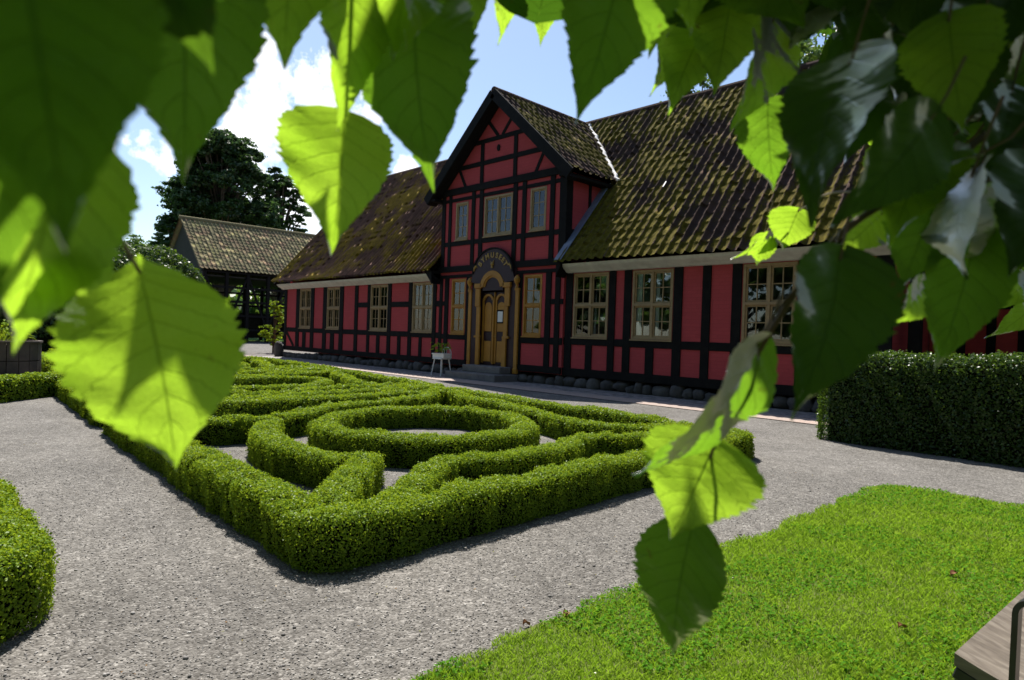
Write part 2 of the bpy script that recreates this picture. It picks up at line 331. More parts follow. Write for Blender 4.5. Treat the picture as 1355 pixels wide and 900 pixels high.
# ------------------------------------------------------------------ ground, paths, lawn
def sheet(name, poly, z, mat, label=None):
    ob = solo(name, [(x, y, z) for x, y in poly], [tuple(range(len(poly)))], mat, kind='structure', org=A([0, 0, 0])); return ob
sheet('ground', [(-900, -900), (900, -900), (900, 900), (-900, 900)], 0, M['gravel'])
sheet('meadow', [(-900, -300), (-52, -300), (-52, 15.2), (-52, 500), (900, 500), (900, 900), (-900, 900)], .004, M['meadow'])
sheet('brick_path', [(-29, 10.2), (-3.0, 10.2), (-3.0, 10.88), (-29, 10.88)], .012, M['paving'])
sheet('cobbled_apron', [(-26, 10.884), (-3.0, 10.884), (-3.0, 12.1), (-26, 12.1)], .008, M['cobble'])
# lawn outline: rounded corner at the far left, ragged edge
lp = [(-1.78, -1.2)]
for k in range(60): lp.append((-1.80+.03*math.sin(k*.9)+random.uniform(-.02, .02), -1.1+k*.12))
for k in range(7):
    a = math.radians(180-k*15); lp.append((-1.62+.2*math.cos(a), 6.18+.2*math.sin(a)))
for k in range(1, 60): lp.append((-1.55+k*.14, 6.38+.02*math.sin(k)+random.uniform(-.02, .02)))
lp += [(6.7, -1.2)]
LAWN = sheet('lawn_soil', lp, .006, M['soil'])

def inlawn(x, y):
    e = (fbm(x*5, y*5, 3)-.5)*.16
    r = np.hypot(np.minimum(x+1.5, 0), np.maximum(y-6.1, 0))
    return (x > -1.83+e) & (y < 6.42+e) & ~((x < -1.5) & (y > 6.1) & (r > .32))
def grass():
    Vs = []; n = 420000
    # density falls with distance; wedge in front of the camera
    d = 1.0+6.7*rng.random(n)**1.05; ang = rng.uniform(-math.radians(12), math.radians(40), n)
    f2 = FWD[:2]/np.linalg.norm(FWD[:2]); r2 = A([f2[1], -f2[0]])
    x = (f2[0]*np.cos(ang)+r2[0]*np.sin(ang))*d; y = (f2[1]*np.cos(ang)+r2[1]*np.sin(ang))*d
    k = inlawn(x, y); x = x[k]; y = y[k]; d = d[k]; n = len(x)
    h = rng.uniform(.010, .026, n)*(.65+.8*fbm(x*1.7, y*1.7, 9)); wd = .0012+.00065*d; a = rng.uniform(0, 2*math.pi, n); lean = rng.uniform(.1, 1.1, n)
    b = rng.uniform(0, 2*math.pi, n); P = np.stack([x, y, np.full(n, .006)], 1)
    s = np.stack([np.cos(a), np.sin(a), 0*a], 1)*wd[:, None]; l = np.stack([np.cos(b), np.sin(b), 0*b], 1)*(lean*h)[:, None]; up = np.stack([0*h, 0*h, h], 1)
    V = np.stack([P-s*.5, P+s*.5, P+s*.4+up*.6+l*.35, P+up+l], 1)
    V = np.concatenate([V, ], 1).reshape(-1, 3)
    F = np.arange(n*4).reshape(n, 4)[:, [0, 1, 2, 3]]
    solo('grass', V, F, M['grassblade'], label='short bright green mown grass of the lawn', cat='grass', kind='stuff')
    n = 52000; d = 1.2+6*rng.random(n); ang = rng.uniform(-math.radians(12), math.radians(40), n)
    x = (f2[0]*np.cos(ang)+r2[0]*np.sin(ang))*d; y = (f2[1]*np.cos(ang)+r2[1]*np.sin(ang))*d
    k = inlawn(x, y) & (fbm(x*2.2, y*2.2, 21) > .50); x = x[k]; y = y[k]; n = len(x)
    P = np.stack([x, y, rng.uniform(.014, .032, n)], 1); V, F = leafquads(P, np.tile([0, 0, 1.], (n, 1)), .012+.0012*d[k], .9, 1.4)
    solo('clover', V, F, M['clover'], label='patches of small round clover leaves in the lawn', cat='clover', kind='stuff')
    n = 12; x = rng.uniform(-1.6, .6, n); y = rng.uniform(1.5, 6.2, n); P = np.stack([x, y, np.full(n, .034)], 1)
    V, F = leafquads(P, np.tile([0, 0, 1.], (n, 1)), .008, 1, 3); solo('clover_flowers', V, F, M['flowerwhite'], label='tiny white clover flowers dotted over the lawn', cat='flowers', kind='stuff')
grass()
def pebbles():
    ico = A([(0, 0, 1), (.89, 0, .45), (.28, .85, .45), (-.72, .53, .45), (-.72, -.53, .45), (.28, -.85, .45), (.72, .53, -.45), (-.28, .85, -.45), (-.89, 0, -.45), (-.28, -.85, -.45), (.72, -.53, -.45)])
    fc = A([(0, 1, 2), (0, 2, 3), (0, 3, 4), (0, 4, 5), (0, 5, 1), (1, 6, 2), (2, 7, 3), (3, 8, 4), (4, 9, 5), (5, 10, 1), (6, 7, 2), (7, 8, 3), (8, 9, 4), (9, 10, 5), (10, 6, 1)])
    n = 42000; d = 1.3+5.5*rng.random(n)**1.2; ang = rng.uniform(-math.radians(42), math.radians(30), n); f2 = FWD[:2]/np.linalg.norm(FWD[:2]); r2 = A([f2[1], -f2[0]])
    x = (f2[0]*np.cos(ang)+r2[0]*np.sin(ang))*d; y = (f2[1]*np.cos(ang)+r2[1]*np.sin(ang))*d; k = ~inlawn(x, y); x = x[k]; y = y[k]; n = len(x)
    s = rng.uniform(.0018, .0052, n)*(1+(rng.random(n) > .985)*1.0)
    a = rng.uniform(0, 6.28, n); sc3 = rng.uniform(.6, 1.3, (n, 3)); sc3[:, 2] *= .6
    L = ico[None]*sc3[:, None]*s[:, None, None]; X = L[..., 0]*np.cos(a)[:, None]-L[..., 1]*np.sin(a)[:, None]; Y = L[..., 0]*np.sin(a)[:, None]+L[..., 1]*np.cos(a)[:, None]
    V = np.stack([X+x[:, None], Y+y[:, None], L[..., 2]+s[:, None]*.3], -1).reshape(-1, 3); F = (fc[None]+11*np.arange(n)[:, None, None]).reshape(-1, 3)
    m, t, o = new_mat('loose_stone'); g = t.nodes.new('ShaderNodeNewGeometry'); c = ramp(t, g.outputs['Random Per Island'], [(0, (.07, .065, .06)), (.5, (.2, .19, .18)), (.85, (.33, .31, .29)), (1, (.55, .53, .5))])
    p = t.nodes.new('ShaderNodeBsdfPrincipled'); t.links.new(c, p.inputs['Base Color']); p.inputs['Roughness'].default_value = .75; t.links.new(p.outputs[0], o.inputs[0])
    solo('gravel_stones', V, F, m, label='loose grey gravel stones on the garden path', cat='gravel', kind='stuff')
pebbles()
n = 420; d = 1.5+9*rng.random(n)**1.3; ang = rng.uniform(-math.radians(42), math.radians(34), n); f2 = unit(FWD*A([1, 1, 0])); r2 = A([f2[1], -f2[0], 0])
P = (f2*np.cos(ang)[:, None]+r2*np.sin(ang)[:, None])*d[:, None]; P[:, 2] = .012; P = P[~inlawn(P[:, 0], P[:, 1])]; V, F = leafquads(P, np.tile([0, 0, 1.], (len(P), 1)), .016, .5, 2.2)
solo('litter', V, F, leafmat('dry_litter', [(.10, .06, .03), (.22, .14, .07), (.16, .17, .05), (.3, .24, .14)], (.3, .2, .08), .15, .02), label='scattered dry leaf bits and husks on the gravel', cat='leaf litter', kind='stuff')

# ------------------------------------------------------------------ hedges
def resample(pts, step):
    pts = A(pts, dtype=float); d = np.r_[0, np.cumsum(np.linalg.norm(np.diff(pts, axis=0), axis=1))]; n = max(2, int(d[-1]/step)+1); s = np.linspace(0, d[-1], n)
    return np.stack([np.interp(s, d, pts[:, 0]), np.interp(s, d, pts[:, 1])], 1), d[-1]
def smoothline(pts, it=2, closed=False):
    P = [A(p, dtype=float) for p in pts]
    for _ in range(it):
        Q = []
        n = len(P)
        if not closed: Q.append(P[0])
        for i in range(n if closed else n-1):
            a, b = P[i], P[(i+1) % n]; Q += [a*.75+b*.25, a*.25+b*.75]
        if not closed: Q.append(P[-1])
        P = Q
    if closed: P.append(P[0])
    return P
def hedge_geo(lines, wd, h, lsize=None, dens=2.0, seed=1, rough=.022, z0=0.0, lf=.0028, lmin=.015):
    """lines: list of polylines. returns core (V,F) and leaves (V,F)"""
    CV, CF, LP, LN, LS = [], [], [], [], []
    nc = 0
    for li, ln in enumerate(lines):
        P, L = resample(ln, .05 if h < .6 else .12); n = len(P)
        T = np.gradient(P, axis=0); T = T/np.linalg.norm(T, axis=1, keepdims=True); S = np.stack([T[:, 1], -T[:, 0]], 1)
        # cross-section: superellipse-ish box
        K = 13; ph = np.linspace(-.12*math.pi, 1.12*math.pi, K); cx = np.sign(np.cos(ph))*np.abs(np.cos(ph))**.42; cz = np.sign(np.sin(ph))*np.abs(np.sin(ph))**.5
        cz = np.where(cz < 0, -1.0, cz)
        hs = h*.5; ins = .87
        wob = 1+(fbm(P[:, 0]*3+li*7, P[:, 1]*3, seed)-.5)*.35
        hob = 1+(fbm(P[:, 0]*2.2+li*3, P[:, 1]*2.2, seed+5)-.5)*.22
        zc = np.where(cz < 0, 0, cz**1.0)
        V = np.zeros((n, K, 3))
        off = (wd/2*ins)*cx[None]*wob[:, None]
        V[..., 0] = P[:, 0:1]+S[:, 0:1]*off; V[..., 1] = P[:, 1:2]+S[:, 1:2]*off
        V[..., 2] = z0+np.where(cz < 0, -.01, (.30*h+.62*h*zc))*hob[:, None]
        cap = .5*wd*ins
        CV.append(V.reshape(-1, 3)); i = np.arange(n-1)[:, None]*K+np.arange(K-1)[None]; q = np.stack([i, i+K, i+K+1, i+1], -1).reshape(-1, 4)+nc; CF.append(q)
        nc += n*K
        # end caps as fans of quads
        for e in (0, n-1):
            b_ = nc-n*K+e*K
            CF.append(A([[b_+j, b_+j+1, b_+K-2-j, b_+K-1-j] for j in range(K//2)]))
        # leaves
        per = 2*h*.95+wd; mid = P[n//2]; cnt = 0
        ss = np.linspace(0, L, n)
        for seg in range(n-1):
            pm = (P[seg]+P[seg+1])/2; dist = math.hypot(pm[0], pm[1]); ls = lsize or max(lmin, lf*dist)
            turn = float(np.linalg.norm(T[seg+1]-T[seg])); cnt = rng.poisson(dens*per*((L/(n-1))+turn*wd*.5)/(ls*ls*.62*.6))
            if cnt == 0: continue
            u = rng.random(cnt); q = P[seg][None]*(1-u[:, None])+P[seg+1][None]*u[:, None]; side = unit(S[seg][None]*(1-u[:, None])+S[seg+1][None]*u[:, None])
            r = rng.random(cnt)*per; sd_ = np.where(r < h*.95, -1, np.where(r < h*.95+wd, 0, 1)); out = rng.normal(0, rough*.45, cnt)+.0
            w_ = wob[seg]*wd/2; H_ = h*hob[seg]; rr = min(.24*wd, .2*h)
            zz = np.where(sd_ == -1, r/(h*.95)*H_, np.where(sd_ == 1, (r-h*.95-wd)/(h*.95)*H_, H_))
            xx = np.where(sd_ == 0, ((r-h*.95)/wd*2-1)*w_, sd_*w_)
            # round the shoulders
            ex = np.clip(np.abs(xx)-(w_-rr), 0, rr); ez = np.clip(zz-(H_-rr), 0, rr); dd = np.hypot(ex, ez)+1e-6; over = dd > rr*1.01
            sc_ = np.where(over, rr/dd, 1); xx = np.where(over, np.sign(xx)*((w_-rr)+ex*sc_), xx); zz = np.where(over, (H_-rr)+ez*sc_, zz)
            nx = np.where(ex > 0, ex/rr, 0)*np.sign(xx)+1.0*np.where(ez <= 0, sd_, 0); nz = np.where(ez > 0, ez/rr, 0)+1.0*((sd_ == 0) & (ex <= 0)); nl = np.hypot(nx, nz)+1e-6; nx /= nl; nz /= nl
            lump = (fbm(q[:, 0]*9+zz*5, q[:, 1]*9+xx*8, seed+11, 3)-.5)*rough*3.2
            xx = xx+nx*(out+lump); zz = zz+nz*(out+lump)
            LP.append(np.stack([q[:, 0]+side[:, 0]*xx, q[:, 1]+side[:, 1]*xx, z0+np.maximum(zz, .01)], 1)); LN.append(np.stack([side[:, 0]*nx, side[:, 1]*nx, nz], 1)); LS.append(np.full(cnt, ls))
        for e, sg in ((0, -1), (n-1, 1)):      # leaves on the ends
            dist = math.hypot(*P[e]); ls = lsize or max(lmin, lf*dist); cnt = int(dens*wd*h/(ls*ls*.37)); a = rng.uniform(-1, 1, cnt)*wd/2; zz = rng.random(cnt)*h
            bul = wd*.28*np.sqrt(np.clip(1-(a/(wd/2))**2, 0, 1))*np.clip(1.25-(zz/h)**4, 0, 1)
            o_ = T[e]*sg
            LP.append(np.stack([P[e][0]+S[e][0]*a+o_[0]*bul, P[e][1]+S[e][1]*a+o_[1]*bul, z0+zz], 1)+rng.normal(0, rough*.4, (cnt, 3))); LN.append(np.tile([o_[0], o_[1], .1], (cnt, 1))); LS.append(np.full(cnt, ls))
    LP = np.concatenate(LP); LN = np.concatenate(LN); LS = np.concatenate(LS); LP[:, 2] = np.maximum(LP[:, 2], z0+.004)
    LV, LF = leafquads(LP, LN, LS, .62, .75)
    return np.concatenate(CV), np.concatenate(CF), LV, LF
def hedge(name, lines, wd, h, label, cat='hedge', group=None, leaf='boxleaf', **kw):
    CV, CF, LV, LF = hedge_geo(lines, wd, h, **kw)
    ctr = A([CV[:, 0].mean(), CV[:, 1].mean(), 0])
    r = thing(name, ctr, label, cat, group)
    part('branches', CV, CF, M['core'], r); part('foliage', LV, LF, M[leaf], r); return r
# one knot: pattern measured in (u to the left, v to the back) of a roughly square bed
def uv(x, y): return ((-x-2.98)/5.1, (y-1.65)/5.0)
RAW = dict(
 right_arm=[(-3.08, 2.12), (-3.84, 3.05), (-3.76, 3.27), (-3.65, 3.5), (-3.58, 4.14), (-3.90, 4.9), (-3.6, 5.6), (-3.3, 6.35)],
 spur=[(-3.24, 1.78), (-4.33, 2.70)],
 near_arm=[(-4.28, 2.48), (-4.76, 2.36), (-5.14, 2.31), (-5.73, 2.39), (-6.3, 2.64), (-6.52, 2.8), (-6.70, 2.55), (-6.72, 2.26), (-7.4, 1.95)],
 left_arm=[(-6.66, 2.9), (-6.9, 3.33), (-7.36, 3.97), (-7.40, 4.9), (-7.55, 5.62), (-8.6, 6.95)],
 back_arm=[(-3.5, 6.42), (-4.4, 5.62), (-4.94, 5.74), (-5.59, 5.88), (-6.4, 6.1), (-6.95, 6.05), (-8.3, 7.1)])
def roundc(P, r=.13):
    out = []; n = len(P)
    for i in range(n):
        p = A(P[i]); a = unit(A(P[i-1])-p); c = unit(A(P[(i+1) % n])-p)
        for t_ in (0, .25, .5, .75, 1): out.append(p+a*r*(1-t_)**2+c*r*t_**2)
    return out
def bed(NR, NL, BR, BL, tag_, ringname, smooth=2):
    NR, NL, BR, BL = map(A, (NR, NL, BR, BL))
    def mp(x, y):
        u, v = uv(x, y); v = min(v, .985) if v > .9 else v
        return NR*(1-u)*(1-v)+NL*u*(1-v)+BR*(1-u)*v+BL*u*v
    kw = dict(seed=int(abs(NR[0])*10))
    mid0 = (NL+NR)/2; hedge('box_hedge', [[mid0]+roundc([NR, BR, BL, NL])+[mid0]], .25, .255, 'straight outer box hedge framing %s' % tag_, group='outer box hedges of the knot beds', **kw)
    names = dict(right_arm='wavy inner box hedge along the right side of %s', spur='short diagonal box hedge at the front corner of %s', near_arm='angled inner box hedge along the near side of %s', left_arm='inner box hedge along the far left side of %s', back_arm='wavy inner box hedge along the museum side of %s')
    for k, pts in RAW.items():
        ln = smoothline([mp(*p) for p in pts], 1)
        hedge('box_hedge', [ln], .225, .245, names[k] % tag_, group='inner box hedges of the knot beds', **kw)
    ring = [mp(-5.50+1.13*math.cos(a), 4.13+1.13*math.sin(a)) for a in np.linspace(0, 2*math.pi, 41)]
    hedge('ring_hedge', [ring], .25, .25, ringname, group='ring hedges of the knot beds', **kw)
bed((-2.98, 1.64), (-8.05, 1.90), (-3.2, 6.62), (-8.6, 7.15), 'the knot bed nearest the camera', 'round box hedge ring in the middle of the nearest knot bed')
bed((-8.5, 1.95), (-13.2, 2.25), (-9.3, 7.3), (-13.6, 7.85), 'the middle knot bed', 'round box hedge ring in the middle knot bed')
bed((-13.7, 2.5), (-18.4, 2.9), (-14.1, 7.95), (-19.6, 8.5), 'the farthest knot bed', 'round box hedge ring in the farthest knot bed')
hedge('box_hedge', [[(-12.0, .28), (-3.4, .31), (-3.26, .29), (-3.18, .20), (-3.14, .06), (-3.12, -3)]], .5, .27, 'box hedge corner at the left edge of the picture beside the gravel', group='outer box hedges of the knot beds', seed=77)
hedge('box_hedge', [[(-10.9, .35), (-12.75, 2.3), (-13.2, 2.62), (-19.5, 3.0)]], .34, .34, 'box hedge in front of the wooden planter at far left', group='outer box hedges of the knot beds', seed=78)
for i, (a, b) in enumerate([((-14.2, 1.2), (-20.5, 2.1)), ((-15.6, .3), (-22, 1.3)), ((-18, 3.2), (-23.5, 3.9))]):
    hedge('box_hedge', [[a, b]], .3, .3, ['low box hedge row just behind the wooden planter', 'low box hedge row left of the wooden planter', 'low box hedge row farthest behind the planter'][i], group='low box rows behind the planter', seed=80+i)
hedge('hornbeam_hedge', [[(-3.12, 9.0), (3.2, 8.75)]], .62, 1.1, 'tall dark clipped hedge at right between lawn path and museum', leaf='hornleaf', lmin=.032, lf=.0034, dens=2.3, rough=.04, seed=50)
p1 = at(-40, 465, 23.5); p2 = at(88, 465, 24.5); p3 = at(180, 466, 25)
hedge('low_hedge', [[(p1[0], p1[1]), (p2[0], p2[1]), (p3[0], p3[1])]], .8, .72, 'low dark clipped hedge behind the planter at far left', leaf='hornleaf', lsize=.09, rough=.05, seed=51)
p1 = at(262, 463, 29.5); p2 = at(284, 463, 29)
hedge('block_hedge', [[(p1[0]-3, p1[1]-1.2), (p1[0], p1[1]), (p2[0], p2[1])]], 1.1, 1.22, 'small block shaped hedge left of the pale gravel yard', leaf='hornleaf', lsize=.09, rough=.05, seed=52)

# ------------------------------------------------------------------ museum building
H = thing('museum_building', (-14.5, 15.7, 0), 'long red half timbered museum with mossy tiled roof and gabled entrance', 'building')
YF = 12.0                   # brick face of the long front
YG = 11.94                  # brick face of the gable
XL, XR, GL, GR = -25.62, -3.35, -15.32, -10.50
YB = 19.6; RY, RZ = 15.72, 7.78; EY, EZ = 11.58, 2.93
SL = (RZ-EZ)/(RY-EY)
# walls with real window openings: strips between openings
def wall_with_holes(x0, x1, z0, z1, holes, y0, y1):
    b = MB(); xs = sorted(set([x0, x1]+[h[0] for h in holes]+[h[1] for h in holes]))
    for a, c in zip(xs[:-1], xs[1:]):
        hs = sorted([(h[2], h[3]) for h in holes if h[0] < (a+c)/2 < h[1]]); z = z0
        for (p, q) in hs:
            if p > z: b.box(a, c, y0, y1, z, p)
            z = max(z, q)
        if z < z1: b.box(a, c, y0, y1, z, z1)
    return b
WZ0, WZ1 = 1.205, 2.72
winL = [(-24.31, -23.40), (-22.15, -21.23), (-19.19, -18.15), (-16.78, -15.75)]
winR = [(-10.23, -9.19), (-8.53, -7.50), (-5.96, -4.93)]
winG = [(-14.79, -14.17), (-11.86, -11.22)]
winU = [(-14.71, -14.17, 3.87, 4.93), (-13.49, -12.38, 3.87, 4.95), (-11.73, -11.17, 3.87, 4.95)]
wall_with_holes(XL, GL, .28, 2.98, [(a, b, WZ0, WZ1) for a, b in winL], YF, YF+.2).go('wall', M['redbrick'], H)
wall_with_holes(GR, XR, .28, 2.98, [(a, b, WZ0, WZ1) for a, b in winR], YF, YF+.2).go('wall', M['redbrick'], H)
gb = wall_with_holes(GL, GR, .28, 5.2, [(a, b, 1.19, 2.75) for a, b in winG]+list(winU)+[(-13.55, -12.4, .2, 2.5)], YG, YG+.2)
gb.extr([(GL, 5.2), (GR, 5.2), (-12.93, 7.42)], YG, YG+.2); gb.go('gable_wall', M['redbrick'], H)
b = MB(); b.box(GR-.18, GR, YG+.2, 15.2, 2.9, 5.22); b.go('dormer_cheek', M['redbrick'], H)
b = MB(); b.box(GL, GL+.18, YG+.2, 15.2, 2.9, 5.22); b.go('dormer_cheek', M['redbrick'], H)
b = MB()      # end walls (gables of the long house) and rear wall
for x0, x1 in ((XL, XL+.2), (XR-.2, XR)):
    V = [(x, y, z) for x in (x0, x1) for y, z in ((YF+.2, .28), (YB, .28), (YB, 3.0), (RY, 7.5), (YF+.2, 3.3))]
    b.add(V, [(0, 1, 2, 3, 4), (9, 8, 7, 6, 5)]+[(i, 5+i, 5+(i+1) % 5, (i+1) % 5) for i in range(5)])
b.box(XL, XR, YB, YB+.2, .28, 3.0); b.go('wall', M['redbrick'], H)
b = MB(); b.box(XL+.2, XR-.2, 13.6, 13.7, .1, 2.8); b.box(XL+.2, XR-.2, YF+.2, 13.6, .02, .1); b.box(XL+.2, XR-.2, YF+.2, YB, 2.82, 2.9)
b.box(GL+.2, GR-.2, 13.2, 13.3, 2.95, 5.1); b.go('interior_wall', M['darkint'], H)
# timbers
def post(x0, x1, z0, z1, y=YF, pr=.028): MB().box(x0, x1, y-pr, y+.01, z0, z1, .008).go('timber_post', M['timber'], H)
def rail(x0, x1, z0, z1, y=YF, pr=.022): MB().box(x0, x1, y-pr, y+.01, z0, z1, .006).go('timber_rail', M['timber'], H)
def brace(p, q, wd=.12, y=YF, pr=.018): MB().beam((p[0], y-pr/2, p[1]), (q[0], y-pr/2, q[1]), wd, pr, bev=.004).go('timber_brace', M['timber'], H)
for a, b_ in [(-25.62, -25.42), (-24.60, -24.32), (-23.39, -23.13), (-22.43, -22.16), (-21.22, -20.95), (-20.19, -19.97), (-19.37, -19.2), (-18.14, -17.94), (-16.98, -16.79), (-15.74, -15.57)]: post(a, b_, .45, 2.76)
for a, b_ in [(-24.01, -23.75), (-21.84, -21.56), (-18.76, -18.57), (-17.54, -17.36), (-16.39, -16.24)]: post(a, b_, .45, 1.03)
rail(XL-.01, GL, .29, .455, pr=.04); rail(XL+.2, GL, 1.03, 1.2)
for a, b_ in [(-19.97, -19.37), (-17.94, -16.98), (-15.57, GL)]: rail(a, b_, 1.97, 2.14)
for a, b_ in [(-25.42, -24.6), (-22.95, -22.43)]: pass
brace((-25.40, 1.02), (-24.75, .46), .13)
for a, b_ in [(-10.47, -10.25), (-9.17, -8.98), (-8.75, -8.55), (-7.48, -7.27), (-6.82, -6.63), (-6.18, -5.98), (-4.91, -4.72), (-4.17, -4.04), (-3.62, -3.34)]: post(a, b_, .45, 2.76)
for a, b_ in [(-9.81, -9.62), (-8.14, -7.93), (-5.54, -5.33), (-4.45, -4.3)]: post(a, b_, .45, 1.03)
rail(GR, XR+.01, .27, .455, pr=.04); rail(GR, XR-.2, 1.02, 1.19)
# gable ground floor
for a, b_ in [(-15.34, -15.2), (-15.1, -14.92), (-11.09, -10.9), (-10.77, -10.6)]: post(a, b_, .45, 2.8, YG)
rail(GL, -14.05, .29, .455, YG, .04); rail(-11.98, GR, .29, .455, YG, .04)
rail(GL, -14.05, 1.02, 1.17, YG); rail(-11.98, GR, 1.0, 1.17, YG)
for a, b_ in [(-15.2, -15.1), (-10.9, -10.77), (-10.6, GR)]: rail(a, b_, 1.99, 2.12, YG)
post(-14.13, -14.0, .45, 2.8, YG); post(-12.03, -11.9, .45, 2.8, YG)
rail(GL, -13.7, 2.78, 2.87, YG, .035); rail(-12.2, GR, 2.78, 2.87, YG, .035)
rail(GL-.04, -13.55, 2.95, 3.12, YG, .06); rail(-12.35, GR+.04, 2.95, 3.12, YG, .06)
for a, b_ in [(-15.34, -15.18), (-15.03, -14.9), (-14.02, -13.87), (-13.69, -13.53), (-12.36, -12.20), (-12.02, -11.87), (-11.04, -10.88), (-10.72, -10.48)]: post(a, b_, 3.12, 5.17, YG)
rail(GL, GR, 3.70, 3.83, YG); rail(GL, GR, 4.97, 5.07, YG, .018)
rail(GL-.02, GR+.02, 5.17, 5.36, YG, .05)
for a, b_, z1 in [(-13.71, -13.57, 6.45), (-12.40, -12.26, 6.45)]: post(a, b_, 5.36, z1, YG)
rail(-14.6, -11.28, 5.84, 5.97, YG); rail(-13.98, -11.88, 6.44, 6.56, YG)
for p, q in [((-13.42, 7.0), (-13.02, 6.55)), ((-12.46, 7.0), (-12.86, 6.55)), ((-14.6, 5.85), (-14.32, 5.34)), ((-11.30, 5.85), (-11.58, 5.34))]: brace(p, q, .1, YG)
MB().extr([(-12.99+.055*math.cos(a), 6.22+.09*math.sin(a)) for a in np.linspace(0, 2*math.pi, 16, endpoint=False)], YG-.03, YG+.01).go('vent', M['timber'], H)
# cheek timbers
b = MB()
for y0, y1 in ((YG+.0, YG+.2), (12.75, 12.85), (13.5, 13.6)): b.box(GR, GR+.025, y0, y1, 3.0, 5.2, .004)
b.box(GR, GR+.02, 12.0, 14.2, 3.72, 3.84, .004); b.box(GR, GR+.03, 12, 14.9, 5.02, 5.2, .004); b.go('timber_rail', M['timber'], H, label='black timbers on the shaded dormer cheek')
# plinth of field stones
def boulder(c, s, seed):
    r = np.random.default_rng(seed); V = []; F = []; n, m_ = 8, 6
    off = r.uniform(.8, 1.12, (m_, n))
    for i in range(m_):
        ph = math.pi*(i+.5)/m_-math.pi/2
        for k in range(n):
            a = 2*math.pi*k/n; q = off[i, k]; cx = math.copysign(abs(math.cos(a))**.6, math.cos(a)); cy = math.copysign(abs(math.sin(a))**.6, math.sin(a))
            V.append((c[0]+s[0]*cx*math.cos(ph)**.5*q, c[1]+s[1]*cy*math.cos(ph)**.5*q, c[2]+s[2]*math.sin(ph)*1.0*q))
    for i in range(m_-1):
        for k in range(n): F.append((i*n+k, i*n+(k+1) % n, (i+1)*n+(k+1) % n, (i+1)*n+k))
    F.append(tuple(range(n))[::-1]); F.append(tuple((m_-1)*n+k for k in range(n))); return V, F
b = MB(); x = XL-.05; k = 0
while x < XR:
    wdt = random.uniform(.18, .52)
    if not (-13.9 < x+wdt/2 < -12.0): b.add(*boulder((x+wdt/2, 12.10+random.uniform(-.04, .03), .10+random.uniform(-.05, .04)), (wdt*.56, .2, .15+random.uniform(-.04, .03)), k))
    x += wdt*.98; k += 1
    if -13.9 < x < -13.0 and b.v: b.go('stone_plinth', M['stone'], H, smooth=True); b = MB()
b.go('stone_plinth', M['stone'], H, smooth=True)
# cornice (moulded, three steps)
def cornice(x0, x1):
    pr = [(YF-.02, 2.735), (YF-.10, 2.745), (YF-.16, 2.79), (YF-.24, 2.83), (YF-.30, 2.87), (YF-.33, 2.93), (YF+.02, 2.93)]
    n = len(pr); V = [(x0 if True else x0, y, z) for y, z in pr]+[(x1, y, z) for y, z in pr]
    MB().add(V, [tuple(range(n)), tuple(range(2*n-1, n-1, -1))]+[(i, (i+1) % n, n+(i+1) % n, n+i) for i in range(n)]).go('cornice', M['cornice'], H)
cornice(XL-.12, GL-.02); cornice(GR+.1, XR+.1)

